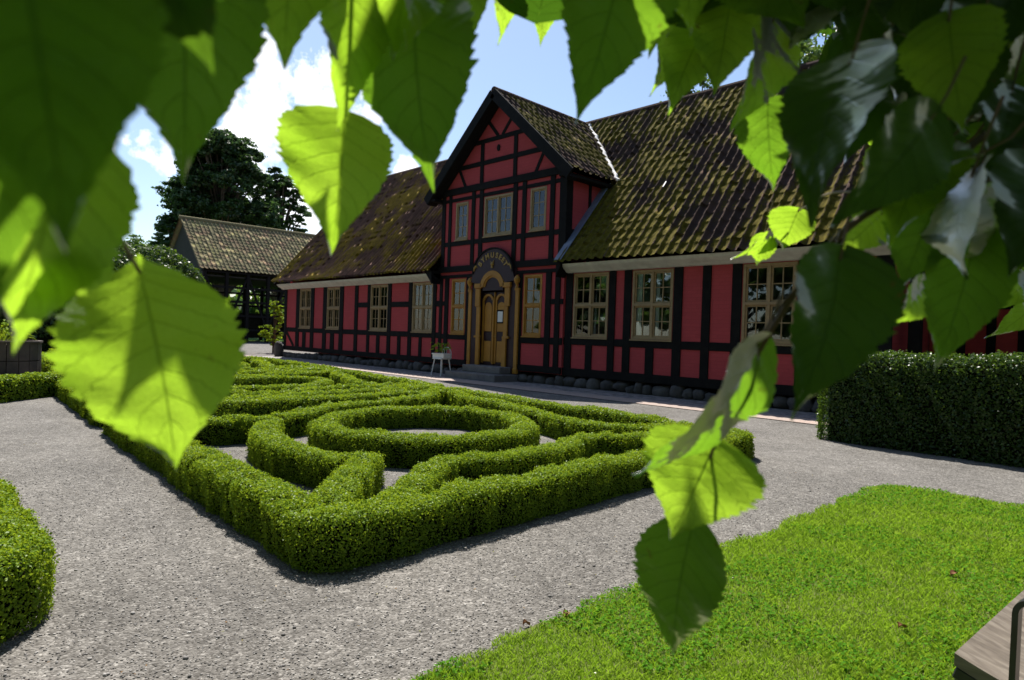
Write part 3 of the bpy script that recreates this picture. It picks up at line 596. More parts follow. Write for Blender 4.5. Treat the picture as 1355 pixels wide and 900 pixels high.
# windows
def window(x0, x1, z0, z1, y, cols, rows, fm, curtain='side', pane_rows=2, pane_cols=2, wide=False):
    """casement window: cols x rows of sashes, each with its glazing bars; curtain behind"""
    fr_ = MB(); f = .055; yo = y-.012
    fr_.box(x0, x0+f, yo, y+.1, z0, z1, .004).box(x1-f, x1, yo, y+.1, z0, z1, .004).box(x0+f, x1-f, yo, y+.1, z1-f, z1, .004).box(x0+f, x1-f, yo, y+.1, z0, z0+f, .004)
    W = x1-x0-2*f; Ht = z1-z0-2*f; mu = .06
    cw = (W-(cols-1)*mu)/cols; ch = (Ht-(rows-1)*mu)/rows
    for c in range(1, cols): xx = x0+f+c*cw+(c-1)*mu; fr_.box(xx, xx+mu, yo-.004, y+.1, z0+f, z1-f, .004)
    for r in range(1, rows): zz_ = z0+f+r*ch+(r-1)*mu; fr_.box(x0+f, x1-f, yo-.008, y+.1, zz_, zz_+mu, .004)
    wf = fr_.go('window', M[fm], H)
    sh = MB(); gl_ = MB()
    for c in range(cols):
        for r in range(rows):
            a = x0+f+c*(cw+mu); d = z0+f+r*(ch+mu); s_ = .034; ys = y+.018
            sh.box(a, a+s_, ys, ys+.035, d, d+ch).box(a+cw-s_, a+cw, ys, ys+.035, d, d+ch).box(a+s_, a+cw-s_, ys, ys+.035, d, d+s_).box(a+s_, a+cw-s_, ys, ys+.035, d+ch-s_, d+ch)
            for i in range(1, pane_cols): xx = a+cw*i/pane_cols; sh.box(xx-.009, xx+.009, ys+.004, ys+.03, d+s_, d+ch-s_)
            for i in range(1, pane_rows): zz_ = d+ch*i/pane_rows; sh.box(a+s_, a+cw-s_, ys+.006, ys+.028, zz_-.009, zz_+.009)
            gl_.box(a+s_, a+cw-s_, ys+.016, ys+.02, d+s_, d+ch-s_)
    part('sash', sh.v, sh.f, M[fm], wf); part('pane', gl_.v, gl_.f, M['glass'], wf)
    MB_ = MB().box(x0-.02, x1+.02, y-.045, y+.02, z0-.035, z0-.004, .004); part('sill', MB_.v, MB_.f, M[fm], wf)
    cu = []
    def cloth(a, c, z_0, z_1):
        n = max(6, int((c-a)/.012)); V = []; F = []
        for i in range(n+1):
            xx = a+(c-a)*i/n; yy = y+.085+.018*math.sin(xx*75)+.008*math.sin(xx*31)
            V += [(xx, yy, z_0), (xx, yy, z_1)]
        for i in range(n): F.append((2*i, 2*i+2, 2*i+3, 2*i+1))
        V2 = [(p_[0], p_[1]+.004, p_[2]) for p_ in V]; m_ = len(V); cu.append((V+V2, F+[tuple(q+m_ for q in f_)[::-1] for f_ in F]))
    if curtain == 'side': cloth(x0+.04, x0+.04+.34*W, z0+.02, z1-.02)
    elif curtain == 'pair': cloth(x0+.04, x0+.05+.17*W, z0+.02, z1-.02); cloth(x0+.05+.5*W, x0+.06+.64*W, z0+.02, z1-.02)
    elif curtain == 'full': cloth(x0+.03, x1-.03, z0+.02, z1-.02)
    elif curtain == 'mostly': cloth(x0+.04, x0+.42*W, z0+.02, z1-.02); cloth(x0+.05+.52*W, x0+.9*W, z0+.02, z1-.02)
    for V_, F_ in cu: part('curtain', V_, F_, M['curtain'], wf)
    return wf
for i, (a, b_) in enumerate(winL): window(a, b_, WZ0, WZ1, YF, 2, 2, 'ochre2', ['full', 'mostly', 'pair', 'pair'][i])
for i, (a, b_) in enumerate(winR): window(a, b_, WZ0, WZ1, YF, 2, 2, 'ochre2', ['pair', 'pair', 'none'][i])
for a, b_ in winG: window(a, b_, 1.19, 2.75, YG, 1, 2, 'ochre', 'side2' if 0 else 'side')
window(*winU[0], YG, 1, 1, 'ochre2', 'full', 3, 2); window(*winU[1], YG, 2, 1, 'ochre2', 'full', 3, 2); window(*winU[2], YG, 1, 1, 'ochre2', 'full', 3, 2)

# doorway
DX = -12.97
b = MB(); b.box(-13.84, -13.5, YG-.05, YG+.02, .2, 2.5, .006).box(-12.42, -12.12, YG-.05, YG+.02, .2, 2.5, .006).box(-13.84, -12.12, YG-.045, YG+.02, 2.5, 2.95, .006); b.go('door_surround', M['plum'], H)
def archband(r0, r1, zc, y0, y1, a0=0, a1=180, n=20, cx=DX, zs=1.0):
    V = []; F = []
    for i in range(n+1):
        a = math.radians(a0+(a1-a0)*i/n); c_, s_ = math.cos(a), math.sin(a)
        V += [(cx+r0*c_, y0, zc+r0*s_*zs), (cx+r1*c_, y0, zc+r1*s_*zs), (cx+r1*c_, y1, zc+r1*s_*zs), (cx+r0*c_, y1, zc+r0*s_*zs)]
    for i in range(n):
        for k in range(4): F.append((4*i+k, 4*i+(k+1) % 4, 4*i+4+(k+1) % 4, 4*i+4+k))
    F += [(0, 1, 2, 3), (4*n+3, 4*n+2, 4*n+1, 4*n)]; return V, F
b = MB()
for s in (-1, 1):
    xa, xb = sorted((DX+s*.47, DX+s*.62)); b.box(xa, xb, YG-.095, YG-.05, 1.15, 1.95, .01)
    xa, xb = sorted((DX+s*.45, DX+s*.60)); b.box(xa, xb, YG-.11, YG-.05, .2, 1.15, .01)
    xa, xb = sorted((DX+s*.49, DX+s*.68)); b.box(xa, xb, YG-.10, YG-.05, 1.95, 2.45, .01)
    xa, xb = sorted((DX+s*.42, DX+s*.71)); b.box(xa, xb, YG-.12, YG-.05, 2.45, 2.58, .01)
    b.box(min(xa, xb)+.02, max(xa, xb)-.02, YG-.105, YG-.05, 1.10, 1.16, .01)
b.add(*archband(.35, .48, 2.43, YG-.12, YG-.05, 8, 172)); b.add(*archband(.30, .35, 2.43, YG-.095, YG-.05, 8, 172)); b.go('door_frame', M['ochre'], H)
for s in (-1, 1):
    b = MB(); c0 = DX+s*.93; b.box(c0-.065, c0+.065, YG-.075, YG, .22, 2.42, .012); b.box(c0-.08, c0+.08, YG-.09, YG, .2, .34, .012); b.box(c0-.08, c0+.08, YG-.09, YG, 2.36, 2.42, .01)
    b.tube([(c0, YG-.08, 2.42), (c0, YG-.08, 2.5), (c0, YG-.08, 2.58), (c0, YG-.08, 2.66), (c0, YG-.08, 2.72), (c0, YG-.08, 2.76)], [.05, .03, .075, .085, .05, .01], 12)
    b.go('pilaster', M['ochre'], H)
# tympanum board with lettering
V, F = [], []
b = MB(); b.extr([(DX+.80*math.cos(a), 2.82+.70*math.sin(a)) for a in np.linspace(0, math.pi, 25)]+[(DX-.86, 2.62), (DX-.5, 2.58), (DX-.3, 2.8), (DX, 2.92), (DX+.3, 2.8), (DX+.5, 2.58), (DX+.86, 2.62)], YG-.11, YG-.065)
sign = b.go('sign_board', M['plum'], H)
b = MB(); b.add(*archband(.76, .81, 2.82, YG-.135, YG-.10, 2, 178, 28, DX, .88)); part('sign_rim', b.v, b.f, M['timber'], sign)
def glyph(ch, size, c, ang, y, mat, parent, shear=0):
    cu = bpy.data.curves.new('lettering', 'FONT'); cu.body = ch; cu.size = size; cu.extrude = .006; cu.offset = .006; cu.align_x = 'CENTER'; cu.align_y = 'CENTER'
    ob = bpy.data.objects.new('lettering', cu); COL.objects.link(ob); dg = bpy.context.evaluated_depsgraph_get(); me = ob.evaluated_get(dg).to_mesh()
    V = A([tuple(v.co) for v in me.vertices]); F = [tuple(p.vertices) for p in me.polygons]; ob.evaluated_get(dg).to_mesh_clear(); bpy.data.objects.remove(ob); bpy.data.curves.remove(cu)
    ca, sa = math.cos(ang), math.sin(ang); W_ = [(c[0]+v[0]*ca-v[1]*sa, y-v[2], c[1]+v[0]*sa+v[1]*ca) for v in V]
    return part('letter', W_, F, mat, parent)
word = 'BYMUSEET'; angs = [145, 128.5, 110.5, 90.5, 73.5, 59, 45, 31]
for ch, a in zip(word, angs):
    ar = math.radians(a); glyph(ch, .20, (DX+.59*math.cos(ar), 2.80+.52*math.sin(ar)), ar-math.pi/2, YG-.118, M['gold'], sign)
b = MB(); b.tube([(DX, YG-.12, 3.14), (DX, YG-.12, 3.08), (DX, YG-.12, 3.04), (DX, YG-.12, 2.98)], [.01, .055, .03, .035], 10); b.tube([(DX-.07, YG-.12, 3.16), (DX-.03, YG-.12, 3.11), (DX, YG-.12, 3.10), (DX+.03, YG-.12, 3.12), (DX+.06, YG-.12, 3.19)], [.008, .02, .025, .02, .006], 8)
for s in (-1, 1): b.tube([(DX+s*.74, YG-.12, 2.92), (DX+s*.72, YG-.12, 3.0), (DX+s*.66, YG-.12, 3.06), (DX+s*.6, YG-.12, 3.02)], [.015, .03, .03, .01], 8)
part('sign_ornament', b.v, b.f, M['gold'], sign)
# door recess + double door
b = MB(); b.box(-13.57, -13.53, YG-.04, 12.3, .2, 2.5).box(-12.41, -12.37, YG-.04, 12.3, .2, 2.5).box(-13.57, -12.37, YG-.04, 12.3, 2.5, 2.54).box(-13.57, -12.37, 12.26, 12.3, .2, 2.5); b.go('door_recess', M['plum'], H)
b = MB(); b.extr([(DX+.40*math.cos(a), 2.38+.42*math.sin(a)) for a in np.linspace(0, math.pi, 15)], YG-.075, YG-.045); b.go('fanlight_board', M['plum'], H)
for s, nm in ((-1, 'left'), (1, 'right')):
    x0, x1 = (DX-.50, DX-.015) if s < 0 else (DX+.015, DX+.50); yd = 11.985
    d = MB().box(x0, x1, yd, yd+.05, .37, 2.34, .005); dl = d.go('door_leaf', M['plum'], H)
    q = MB(); q.box(x0, x0+.075, yd-.022, yd+.002, .42, 2.18, .006).box(x1-.075, x1, yd-.022, yd+.002, .42, 2.18, .006)
    xm = (x0+x1)/2
    q.add(*archband(.14, .21, 2.12, yd-.035, yd, 5, 175, 14, xm, .85))
    q.box(x0+.1, x1-.1, yd-.018, yd+.002, 1.28, 1.95, .006); V_, F_ = archband(.0, .135, 1.95, yd-.018, yd+.002, 0, 180, 12, xm, .9); q.add(V_, F_)
    q.box(x0+.1, x1-.1, yd-.018, yd+.002, .46, 1.02, .006); part('door_panel', q.v, q.f, M['ochre'], dl)
    q = MB(); q.box(x0+.075, x1-.075, yd-.012, yd+.002, 1.06, 1.24, .004); part('lock_rail', q.v, q.f, M['plum'], dl)
    if s > 0:
        q = MB().box(xm-.15, xm+.12, yd-.034, yd-.018, 1.50, 1.86, .003); part('notice_frame', q.v, q.f, M['timber'], dl)
        q = MB().box(xm-.11, xm+.08, yd-.038, yd-.033, 1.54, 1.82); part('notice', q.v, q.f, M['white'], dl)
        q = MB().tube([(x0+.04, yd-.02, 1.15), (x0+.04, yd-.07, 1.15), (x0+.12, yd-.075, 1.15)], .012, 8); part('handle', q.v, q.f, M['gold'], dl)
b = MB(); b.box(DX-.02, DX+.02, 11.945, 11.99, .40, 2.34, .006); b.tube([(DX, 11.945, .4), (DX, 11.945, 2.2)], .022, 10); b.go('door_astragal', M['ochre'], H)
b = MB(); b.box(-13.7, -12.2, 11.50, 12.3, .18, .36, .015); b.go('step', M['stepstone'], H)
b = MB(); b.box(-13.95, -11.95, 11.10, 12.0, .0, .18, .015); b.go('step', M['stepstone'], H)
b = MB(); b.add(*boulder((XL-.06, 11.82, .26), (.17, .2, .36), 99)); b.go('guard_stone', M['stone'], H, smooth=True)

# roofs
def roof(O, dx, ds, Lx, Ls, keep, name, mat, parent, mossy, seed, per=.205, crs=.30, flare=0, jit=.009, stp=.007, rib=.09):
    O, dx, ds = A(O), A(dx), A(ds); n = np.cross(dx, ds); n = n/np.linalg.norm(n)
    if n[2] < 0: n = -n
    K = 10; nu = int(Lx/per)*K+1; us = np.linspace(0, int(Lx/per)*per, nu); ncr = int(math.ceil(Ls/crs))
    vs, row = [], []
    for k in range(ncr):
        for f in (0., .12, .5, .985): vs.append((k+f)*crs); row.append((k, f))
    vs = A(vs); vs = np.minimum(vs, Ls); rk = A([r[0] for r in row]); rf = A([r[1] for r in row])
    Ug, Vg = np.meshgrid(us, vs, indexing='ij'); ph = (Ug/per) % 1.0
    crest = (np.clip(np.cos(2*math.pi*(ph-.2)), -0.8, 1)*.5+.5)**3.2; prof = rib*crest
    col = np.floor(Ug/per-1e-6).astype(int); r = np.random.default_rng(seed).normal(0, 1, (int(Lx/per)+2, ncr+1)); tj = r[col, rk[None]+0*col]
    step = stp*(1-rf)[None]
    moss = fbm(Ug*.9, Vg*.9, seed, 4)*.62+fbm(Ug*4.2, Vg*3.1, seed+9, 3)*.38
    moss = np.clip((moss-(.5-mossy*.07))*2.8+.5, 0, 1)*mossy*(1-.5*crest)
    mossh = .048*np.clip(moss*1.6-.5, 0, 1)*(.5+fbm(Ug*14, Vg*14, seed+3, 2))
    sag = -.05*np.sin(math.pi*np.clip(Ug/Lx, 0, 1)*2.0)*np.sin(math.pi*Vg/Ls)+.03*(fbm(Ug*.5, Vg*.5, seed+2, 2)-.5)
    hgt = prof+step+tj*jit*.3+mossh+sag
    if flare: hgt = hgt+flare*np.clip(1-Vg/1.0, 0, 1)**2
    P = O+Ug[..., None]*dx+(Vg+tj*.006*(rf == 0)[None])[..., None]*ds+hgt[..., None]*n
    V = P.reshape(-1, 3); nv = len(vs); i = np.arange(nu-1)[:, None]*nv+np.arange(nv-1)[None]; F = np.stack([i, i+nv, i+nv+1, i+1], -1).reshape(-1, 4)
    C = V[F].mean(1); F = F[keep(C)]
    ob = part(name, V, F, mat, parent)
    a_ = ob.data.attributes.new('moss', 'FLOAT', 'POINT'); a_.data.foreach_set('value', moss.ravel().astype(np.float32))
    tt = np.random.default_rng(seed+1).random((int(Lx/per)+2, ncr+1))[col, rk[None]+0*col]; a_ = ob.data.attributes.new('tile', 'FLOAT', 'POINT'); a_.data.foreach_set('value', tt.ravel().astype(np.float32)); return ob
ds_ = unit(A([0, RY-EY, RZ-EZ])); LsM = math.hypot(RY-EY, RZ-EZ)
DR = 7.66; DSL = (DR-5.19)/2.72; DXC = -12.93
def outside(C):
    dz = DR-DSL*np.abs(C[:, 0]-DXC)
    return ~((np.abs(C[:, 0]-DXC) < 2.40) & (C[:, 2] < 5.2)) & ~((C[:, 2] < dz-.02) & (C[:, 2] >= 5.2) & (np.abs(C[:, 0]-DXC) < 2.9))
roof((XL-.18, EY, EZ), (1, 0, 0), ds_, 12.9, LsM, lambda C: outside(C), 'roof', M['tileL'], H, 1.0, 5, flare=.06, stp=.002, rib=.115, jit=.004)
roof((XL-.18+62*.205, EY, EZ), (1, 0, 0), ds_, 9.9, LsM, lambda C: outside(C) & (C[:, 0] < XR+.3), 'roof', M['tileR'], H, 1.0, 15, per=.225)
# rear slope
dsb = unit(A([0, -(RY-EY), RZ-EZ])); roof((XL-.18, 2*RY-EY, EZ), (1, 0, 0), dsb, 22.6, LsM, lambda C: C[:, 0] < 1e9, 'roof', M['tileL'], H, .3, 25, per=.3, crs=.6)
# ridge tiles
b = MB(); k = XL-.2
while k < XR+.3: b.tube([(k, RY, RZ+.0), (k+.36, RY, RZ+.015)], [.115, .10], 10); k += .34
b.go('ridge_tiles', M['tileR'], H)
# dormer roof
dsr = unit(A([-(2.75), 0, DR-5.19])); Lsd = math.hypot(2.75, DR-5.19)
def dkeep(C): zm = EZ+(C[:, 1]-EY)*SL; return C[:, 2] > zm-.03
roof((DXC+2.75, 11.64, 5.17), (0, 1, 0), dsr, 4.6, Lsd, dkeep, 'dormer_roof', M['tileR'], H, 1.0, 33)
dsl = unit(A([(2.75), 0, DR-5.19])); roof((DXC-2.75, 11.64, 5.17), (0, 1, 0), dsl, 4.6, Lsd, dkeep, 'dormer_roof', M['tileR'], H, .8, 43)
b = MB(); k = 11.62
while k < 15.7: b.tube([(DXC, k, DR+.0), (DXC, k+.36, DR+.015)], [.105, .09], 10); k += .34
b.go('ridge_tiles', M['tileR'], H)
b = MB()     # barge boards and soffit
for s in (-1, 1):
    p = A([DXC+s*2.80, 0, 5.06]); q = A([DXC, 0, 7.60]); d = unit(q-p)
    b.beam((p[0], 11.60, p[2]-.02), (q[0], 11.60, q[2]-.02), .27, .05, bev=.006)
    b.beam((p[0]-s*.08, 11.76, p[2]-.10), (q[0], 11.76, q[2]-.12), .10, .32, bev=.006)
b.go('barge_board', M['timber'], H)
b = MB()     # valley mortar and lead
for s in (1, -1):
    v0 = A([DXC+s*2.72, EY+(5.22-EZ)/SL, 5.25]); v1 = A([DXC, EY+(DR-EZ)/SL, DR+.05]); pts = [v0+(v1-v0)*t+rng.normal(0, .012, 3)+A([0, -.03, .04]) for t in np.linspace(-.03, .97, 30)]
    b.tube(pts, [.045+.02*random.random() for _ in pts], 7)
b.go('valley_mortar', M['mortar'], H)
b = MB()
z1 = 5.1; y1 = EY+(z1-EZ)/SL; nrm = unit(A([0, -SL, 1.]))
p = A([GR+.10, EY+.02, EZ+.05])+nrm*.06; q = A([GR+.10, y1, z1])+nrm*.08; b.beam(p, q, .22, .02, side=tuple(nrm)); b.go('lead_flashing', M['lead'], H)
b = MB()
for s, x0 in ((1, GR), (-1, GL)):     # brackets under the gable eaves returns
    MB().box(min(x0, x0+s*.26), max(x0, x0+s*.26), 11.62, 15.0, 5.02, 5.10, .01).go('eaves_board', M['timber'], H)
pass
b = MB(); b.extr([(GL-.02, 2.62), (GL-.02, 3.0), (GL-.30, 3.0), (GL-.30, 2.93)], 11.6, 11.95); b.go('eaves_bracket', M['timber'], H); b = MB(); b.extr([(GR+.02, 2.62), (GR+.02, 3.0), (GR+.16, 3.0), (GR+.16, 2.9)], 11.6, 11.95); b.go('eaves_bracket', M['timber'], H)
# verge boards of the far end
b = MB(); b.beam((XL-.17, EY+.05, EZ-.04), (XL-.17, RY, RZ-.06), .05, .16, side=(0, -SL, 1)); b.go('verge_board', M['timber'], H); b = MB(); b.beam((XR+.27, EY+.05, EZ-.04), (XR+.27, RY, RZ-.06), .05, .16, side=(0, -SL, 1)); b.go('verge_board', M['timber'], H)
# chimney on the ridge
b = MB(); b.box(-7.5, -6.85, RY-.35, RY+.35, 7.4, 8.6, .02).box(-7.55, -6.80, RY-.4, RY+.4, 8.45, 8.55, .02); b.go('chimney', M['chimney'], H)
for i, (px, py) in enumerate([(880, 245), (1000, 215)]):      # two loose pale slips of glass tile
    rr = ray(px, py); tt = (EZ+.10-EYE[2]+(0-EY)*SL)/(rr[2]-rr[1]*SL); c = EYE+rr*tt
    MB().beam(c-ds_*.10+nrm*.03, c+ds_*.10+nrm*.03, .035, .01, side=tuple(nrm)).go('glass_tile', M['white'], H)

# small things by the museum front
def plant_leaves(n, c, r, h, ls, seed):
    q = np.random.default_rng(seed); V = []; F = []
    for i in range(n):
        a = q.uniform(0, 2*math.pi); rr = r*q.uniform(.3, 1); zz_ = h*q.uniform(.35, 1); tip = A(c)+A([math.cos(a)*rr, math.sin(a)*rr, zz_]); d = unit(A([math.cos(a), math.sin(a), q.uniform(-.5, .5)])); s = unit(np.cross(d, A([0, 0, 1.]))+q.normal(0, .3, 3)); L = ls*q.uniform(.7, 1.3); k = len(V)
        base = A(c)+A([math.cos(a)*rr*.3, math.sin(a)*rr*.3, zz_*.4])
        V += [tip, tip+d*L*.5+s*L*.25+A([0, 0, .02]), tip+d*L-A([0, 0, L*.2]), tip+d*L*.5-s*L*.25+A([0, 0, .02]), base, base+s*.006]; F += [(k, k+1, k+2, k+3), (k+4, k+5, k, k)][:1]; F.append((k+4, k+5, k))
    return V, F
CH = A([-14.28, 11.25, .008])
t_ = thing('chair', CH, 'small white wooden chair beside the museum steps holding a planter', 'chair')
b = MB(); b.box(CH[0]-.2, CH[0]+.2, CH[1]-.18, CH[1]+.18, .47, .50, .01); b.go('seat', M['white'], t_)
for sx in (-1, 1):
    for sy in (-1, 1): MB().tube([(CH[0]+sx*.15, CH[1]+sy*.13, .47), (CH[0]+sx*.21, CH[1]+sy*.19, .008)], [.017, .013], 8).go('leg', M['white'], t_)
b = MB(); pts = [(CH[0]+.2*math.cos(a)*1.0, CH[1]+.17, .50+.30*abs(math.sin(a))**.6) for a in np.linspace(0, math.pi, 13)]; b.tube(pts, .013, 8)
for k in (-.1, 0, .1): b.tube([(CH[0]+k, CH[1]+.17, .5), (CH[0]+k, CH[1]+.17, .79)], .008, 6)
b.go('backrest', M['white'], t_)
t_ = thing('flower_box', CH+A([0, 0, .5]), 'white flower box with green leafy plant standing on the small chair', 'planter')
b = MB(); b.box(CH[0]-.25, CH[0]+.25, CH[1]-.14, CH[1]+.12, .502, .62, .01); b.box(CH[0]-.27, CH[0]+.27, CH[1]-.155, CH[1]+.135, .60, .63, .005); b.go('box', M['white'], t_)
V, F = plant_leaves(46, CH+A([-.05, 0, .58]), .22, .32, .12, 4); part('plant', V, F, M['boxleaf'], t_)
b = MB(); b.add(*boulder((-16.05, 8.95, .06), (.36, .16, .09), 55)); solo('stone_block', b.v, b.f, M['stone'], 'grey stone block lying on the path behind the middle knot bed', 'stone', smooth=False)
b = MB(); b.add(*boulder((-16.6, 9.55, .04), (.07, .06, .05), 56)); solo('small_stone', b.v, b.f, M['stone'], 'small round stone on the path behind the stone block', 'stone')

# planter at far left
PC = at(2, 497, 13.4); PC[2] = 0
t_ = thing('planter', PC, 'large round wooden planter inside the far left box beds', 'planter')
for z0_, z1_ in ((.0, .33), (.345, .70)):
    b = MB(); n = 20
    for k in range(n):
        a0, a1 = 2*math.pi*k/n, 2*math.pi*(k+.94)/n; R0 = .66
        V = [(PC[0]+r_*math.cos(a), PC[1]+r_*math.sin(a), z) for z in (z0_, z1_) for r_, a in ((R0, a0), (R0, a1), (R0-.06, a1), (R0-.06, a0))]
        b.add(V, [(0, 1, 2, 3), (7, 6, 5, 4), (0, 4, 5, 1), (1, 5, 6, 2), (2, 6, 7, 3), (3, 7, 4, 0)])
    b.go('stave_ring', M['planter'], t_)
b = MB(); b.tube([(PC[0], PC[1], .70), (PC[0], PC[1], .74)], [.68, .68], 24, False); b.tube([(PC[0], PC[1], .74), (PC[0], PC[1], .741)], [.68, .6], 24, False); b.go('rim', M['planter'], t_)
b = MB(); b.tube([(PC[0], PC[1], .0), (PC[0], PC[1], .66)], [.6, .6], 20); b.go('soil', M['bark'], t_)
V, F = plant_leaves(160, PC+A([0, 0, .6]), .5, .55, .12, 8); part('plant', V, F, M['boxleaf'], t_)

# ------------------------------------------------------------------ trees and shrubs
def tree(name, base, height, trunk_r, clumps, lsize, nper, leaf, label, cat='tree', group=None, flat=.45, trunk_to=None, dropz=0):
    base = A(base, dtype=float); t_ = thing(name, base, label, cat, group); b = MB(); top = base+A([0, 0, (trunk_to or height*.8)])
    b.tube([base, base+(top-base)*.3+A([.1, 0, 0])*trunk_r, base+(top-base)*.65-A([.1, 0, 0])*trunk_r, top], [trunk_r*1.25, trunk_r, trunk_r*.6, trunk_r*.2], 10)
    LP, LN = [], []
    for (c, r) in clumps:
        c = A(c, dtype=float); r = A(r, dtype=float); f = np.clip((c[2]-base[2])/height*.75, .15, .72); s = base+(top-base)*f; mid = (s+c)/2+A([0, 0, .1*height*.3])
        b.tube([s, mid, c], [trunk_r*.35, trunk_r*.2, trunk_r*.06], 6)
        n = int(nper*(r[0]*r[1]+r[0]*r[2])); sub = rng.normal(size=(max(3, n//45), 3)); sub = unit(sub)*rng.random((len(sub), 1))**.45
        k = rng.integers(0, len(sub), n); p = sub[k]+rng.normal(0, .17, (n, 3))*A([1.1, 1.1, .5]); LP.append(c+p*r); LN.append(unit(p*A([.6, .6, 1])+A([0, 0, .5])))
    b.go('trunk', M['bark'], t_)
    LV, LF = leafquads(np.concatenate(LP), np.concatenate(LN), lsize, .7, .9); part('crown', LV, LF, leaf, t_); return t_
def crown(cx, cy, z0, z1, rad, n, seed, layer=.35, csize=.3, prof=lambda t: min(1, (t+.15)/.45)**.5*max(0, 1-t**2.6)**.5):
    q = np.random.default_rng(seed); out = []
    for i in range(n):
        t_ = q.random()**.9; z = z0+(z1-z0)*t_; R_ = rad*prof(.08+.9*t_)*math.sqrt(q.random())*1.0; a = q.uniform(0, 2*math.pi); s = rad*csize*q.uniform(.7, 1.25)
        out.append(((cx+R_*math.cos(a), cy+R_*math.sin(a), z), (s, s, s*layer)))
    return out
g = at(288, 445, 66); g[2] = 0
tree('maple_tree', g, 19.5, .5, crown(g[0], g[1], 6.0, 20.0, 5.9, 190, 3, .8, .19), .30, 330, M['treeleaf'], 'tall dark spreading tree behind the open barn')
g = at(366, 445, 70); g[2] = 0
tree('pine_tree', g, 17.5, .4, crown(g[0], g[1], 5.0, 17.8, 3.4, 90, 5, .7, .24), .30, 300, M['treeleaf'], 'narrower dark tree standing right of the tall spreading one')
g = at(228, 445, 62); g[2] = 0
tree('maple_tree', g, 12, .3, crown(g[0], g[1], 4.0, 10.4, 2.8, 30, 6, .4, .36), .3, 190, M['treeleaf'], 'lower dark tree at the left of the barn roof')
for i, (px, d, hh_, rad, lb) in enumerate([(180, 90, 12.0, 6, 'distant bluish tree between the clipped dome and the barn'), (120, 95, 13, 7, 'distant tree behind the clipped dome'), (40, 85, 11, 7, 'distant tree behind the planter at far left'), (430, 85, 12.0, 4.5, 'distant light tree between barn roof and museum roof'), (-60, 80, 14, 8, 'distant tree beyond the left edge')]):
    if px < -50: continue
    g = at(px, 445, d); g[2] = 0
    tree('broadleaf_tree', g, hh_, .3, crown(g[0], g[1], 2, hh_, rad, 26, 30+i, .6, .38), .42, 50, M['treeleaf2'], lb, group='distant trees')
g = at(905, 445, 27); g[2] = 0
tree('broadleaf_tree', g, 12.0, .3, crown(g[0], g[1], 6, 12.1, 2.4, 34, 44, .7, .3), .17, 190, M['treeleaf2'], 'green tree rising behind the museum ridge left of the chimney')
g = at(1075, 445, 25); g[2] = 0
tree('broadleaf_tree', g, 14.5, .3, crown(g[0], g[1], 8, 14.2, 2.8, 34, 45, .6, .3), .17, 170, M['treeleaf2'], 'green tree rising behind the museum ridge right of the chimney')
# far treeline closing the view
LP, LN = [], []
for k in range(150):
    a = math.radians(random.uniform(45.7-50, 45.7+52)); dd_ = random.uniform(92, 125); hh_ = random.uniform(4, 8.5); c = A([-math.sin(a)*dd_, math.cos(a)*dd_, hh_*.5]); n_ = 520; p = unit(rng.normal(size=(n_, 3)))*rng.uniform(.7, 1, (n_, 1)); LP.append(c+p*A([6, 6, hh_*.55])); LN.append(p)
V, F = leafquads(np.concatenate(LP), np.concatenate(LN), 1.1, .8, .8); solo('woodland', V, F, M['treeleaf2'], 'distant row of green trees closing off the garden', 'trees', kind='stuff')
# ivy covered dome
g = at(150, 465, 27); g[2] = 0
t_ = thing('clipped_tree', g, 'big dome shaped clipped leafy tree left of the barn', 'tree')
MB().tube([g, g+A([0, 0, 3])], [.3, .22], 10).go('trunk', M['bark'], t_)
n = 26000; d = unit(rng.normal(size=(n, 3))); d[:, 2] = np.abs(d[:, 2])*1.0; sg = np.sign(d)*np.abs(d)**.72; R3 = A([3.45, 3.45, 3.95]); lump = 1+(fbm(d[:, 0]*5+3, d[:, 1]*5+d[:, 2]*4, 8)-.5)*.18
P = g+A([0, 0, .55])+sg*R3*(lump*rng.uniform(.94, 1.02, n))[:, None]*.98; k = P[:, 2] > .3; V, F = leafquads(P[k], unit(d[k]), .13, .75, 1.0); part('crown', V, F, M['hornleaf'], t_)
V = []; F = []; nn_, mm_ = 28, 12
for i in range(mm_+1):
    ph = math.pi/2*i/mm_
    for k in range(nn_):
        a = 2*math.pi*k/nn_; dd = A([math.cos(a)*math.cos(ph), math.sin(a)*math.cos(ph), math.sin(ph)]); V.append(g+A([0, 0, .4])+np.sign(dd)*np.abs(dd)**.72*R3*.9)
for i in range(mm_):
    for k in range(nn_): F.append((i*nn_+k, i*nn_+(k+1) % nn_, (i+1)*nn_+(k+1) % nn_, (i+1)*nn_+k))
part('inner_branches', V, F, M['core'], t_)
# shrub at the museum corner
g = at(362, 466, 30); g[2] = 0
tree('shrub', g, 2.6, .06, crown(g[0], g[1], .4, 2.2, .5, 26, 61, .9, .42), .08, 1500, M['boxleaf'], 'light green shrub at the left corner of the museum', 'shrub')

# tall unseen trees added behind the camera: they keep the sky off the museum front and the hedge sides
for i, (x, y, hh_, rad) in enumerate([(-27, -10, 6.5, 4.5), (-17, -10, 14, 6), (-8, -9.5, 14, 6), (1, -9, 15, 6), (9, -5, 14, 5.5), (10.5, 4, 13, 5), (12, 11, 11, 4.5)]):
    tree('sky_block_tree', (x, y, 0), hh_, .35, crown(x, y, 1.6, hh_, rad, 46, 130+i, .8, .42), .6, 16, M['treeleaf2'], 'unseen tree added behind the viewer to block sky light', group='added sky blocking trees behind the viewer')
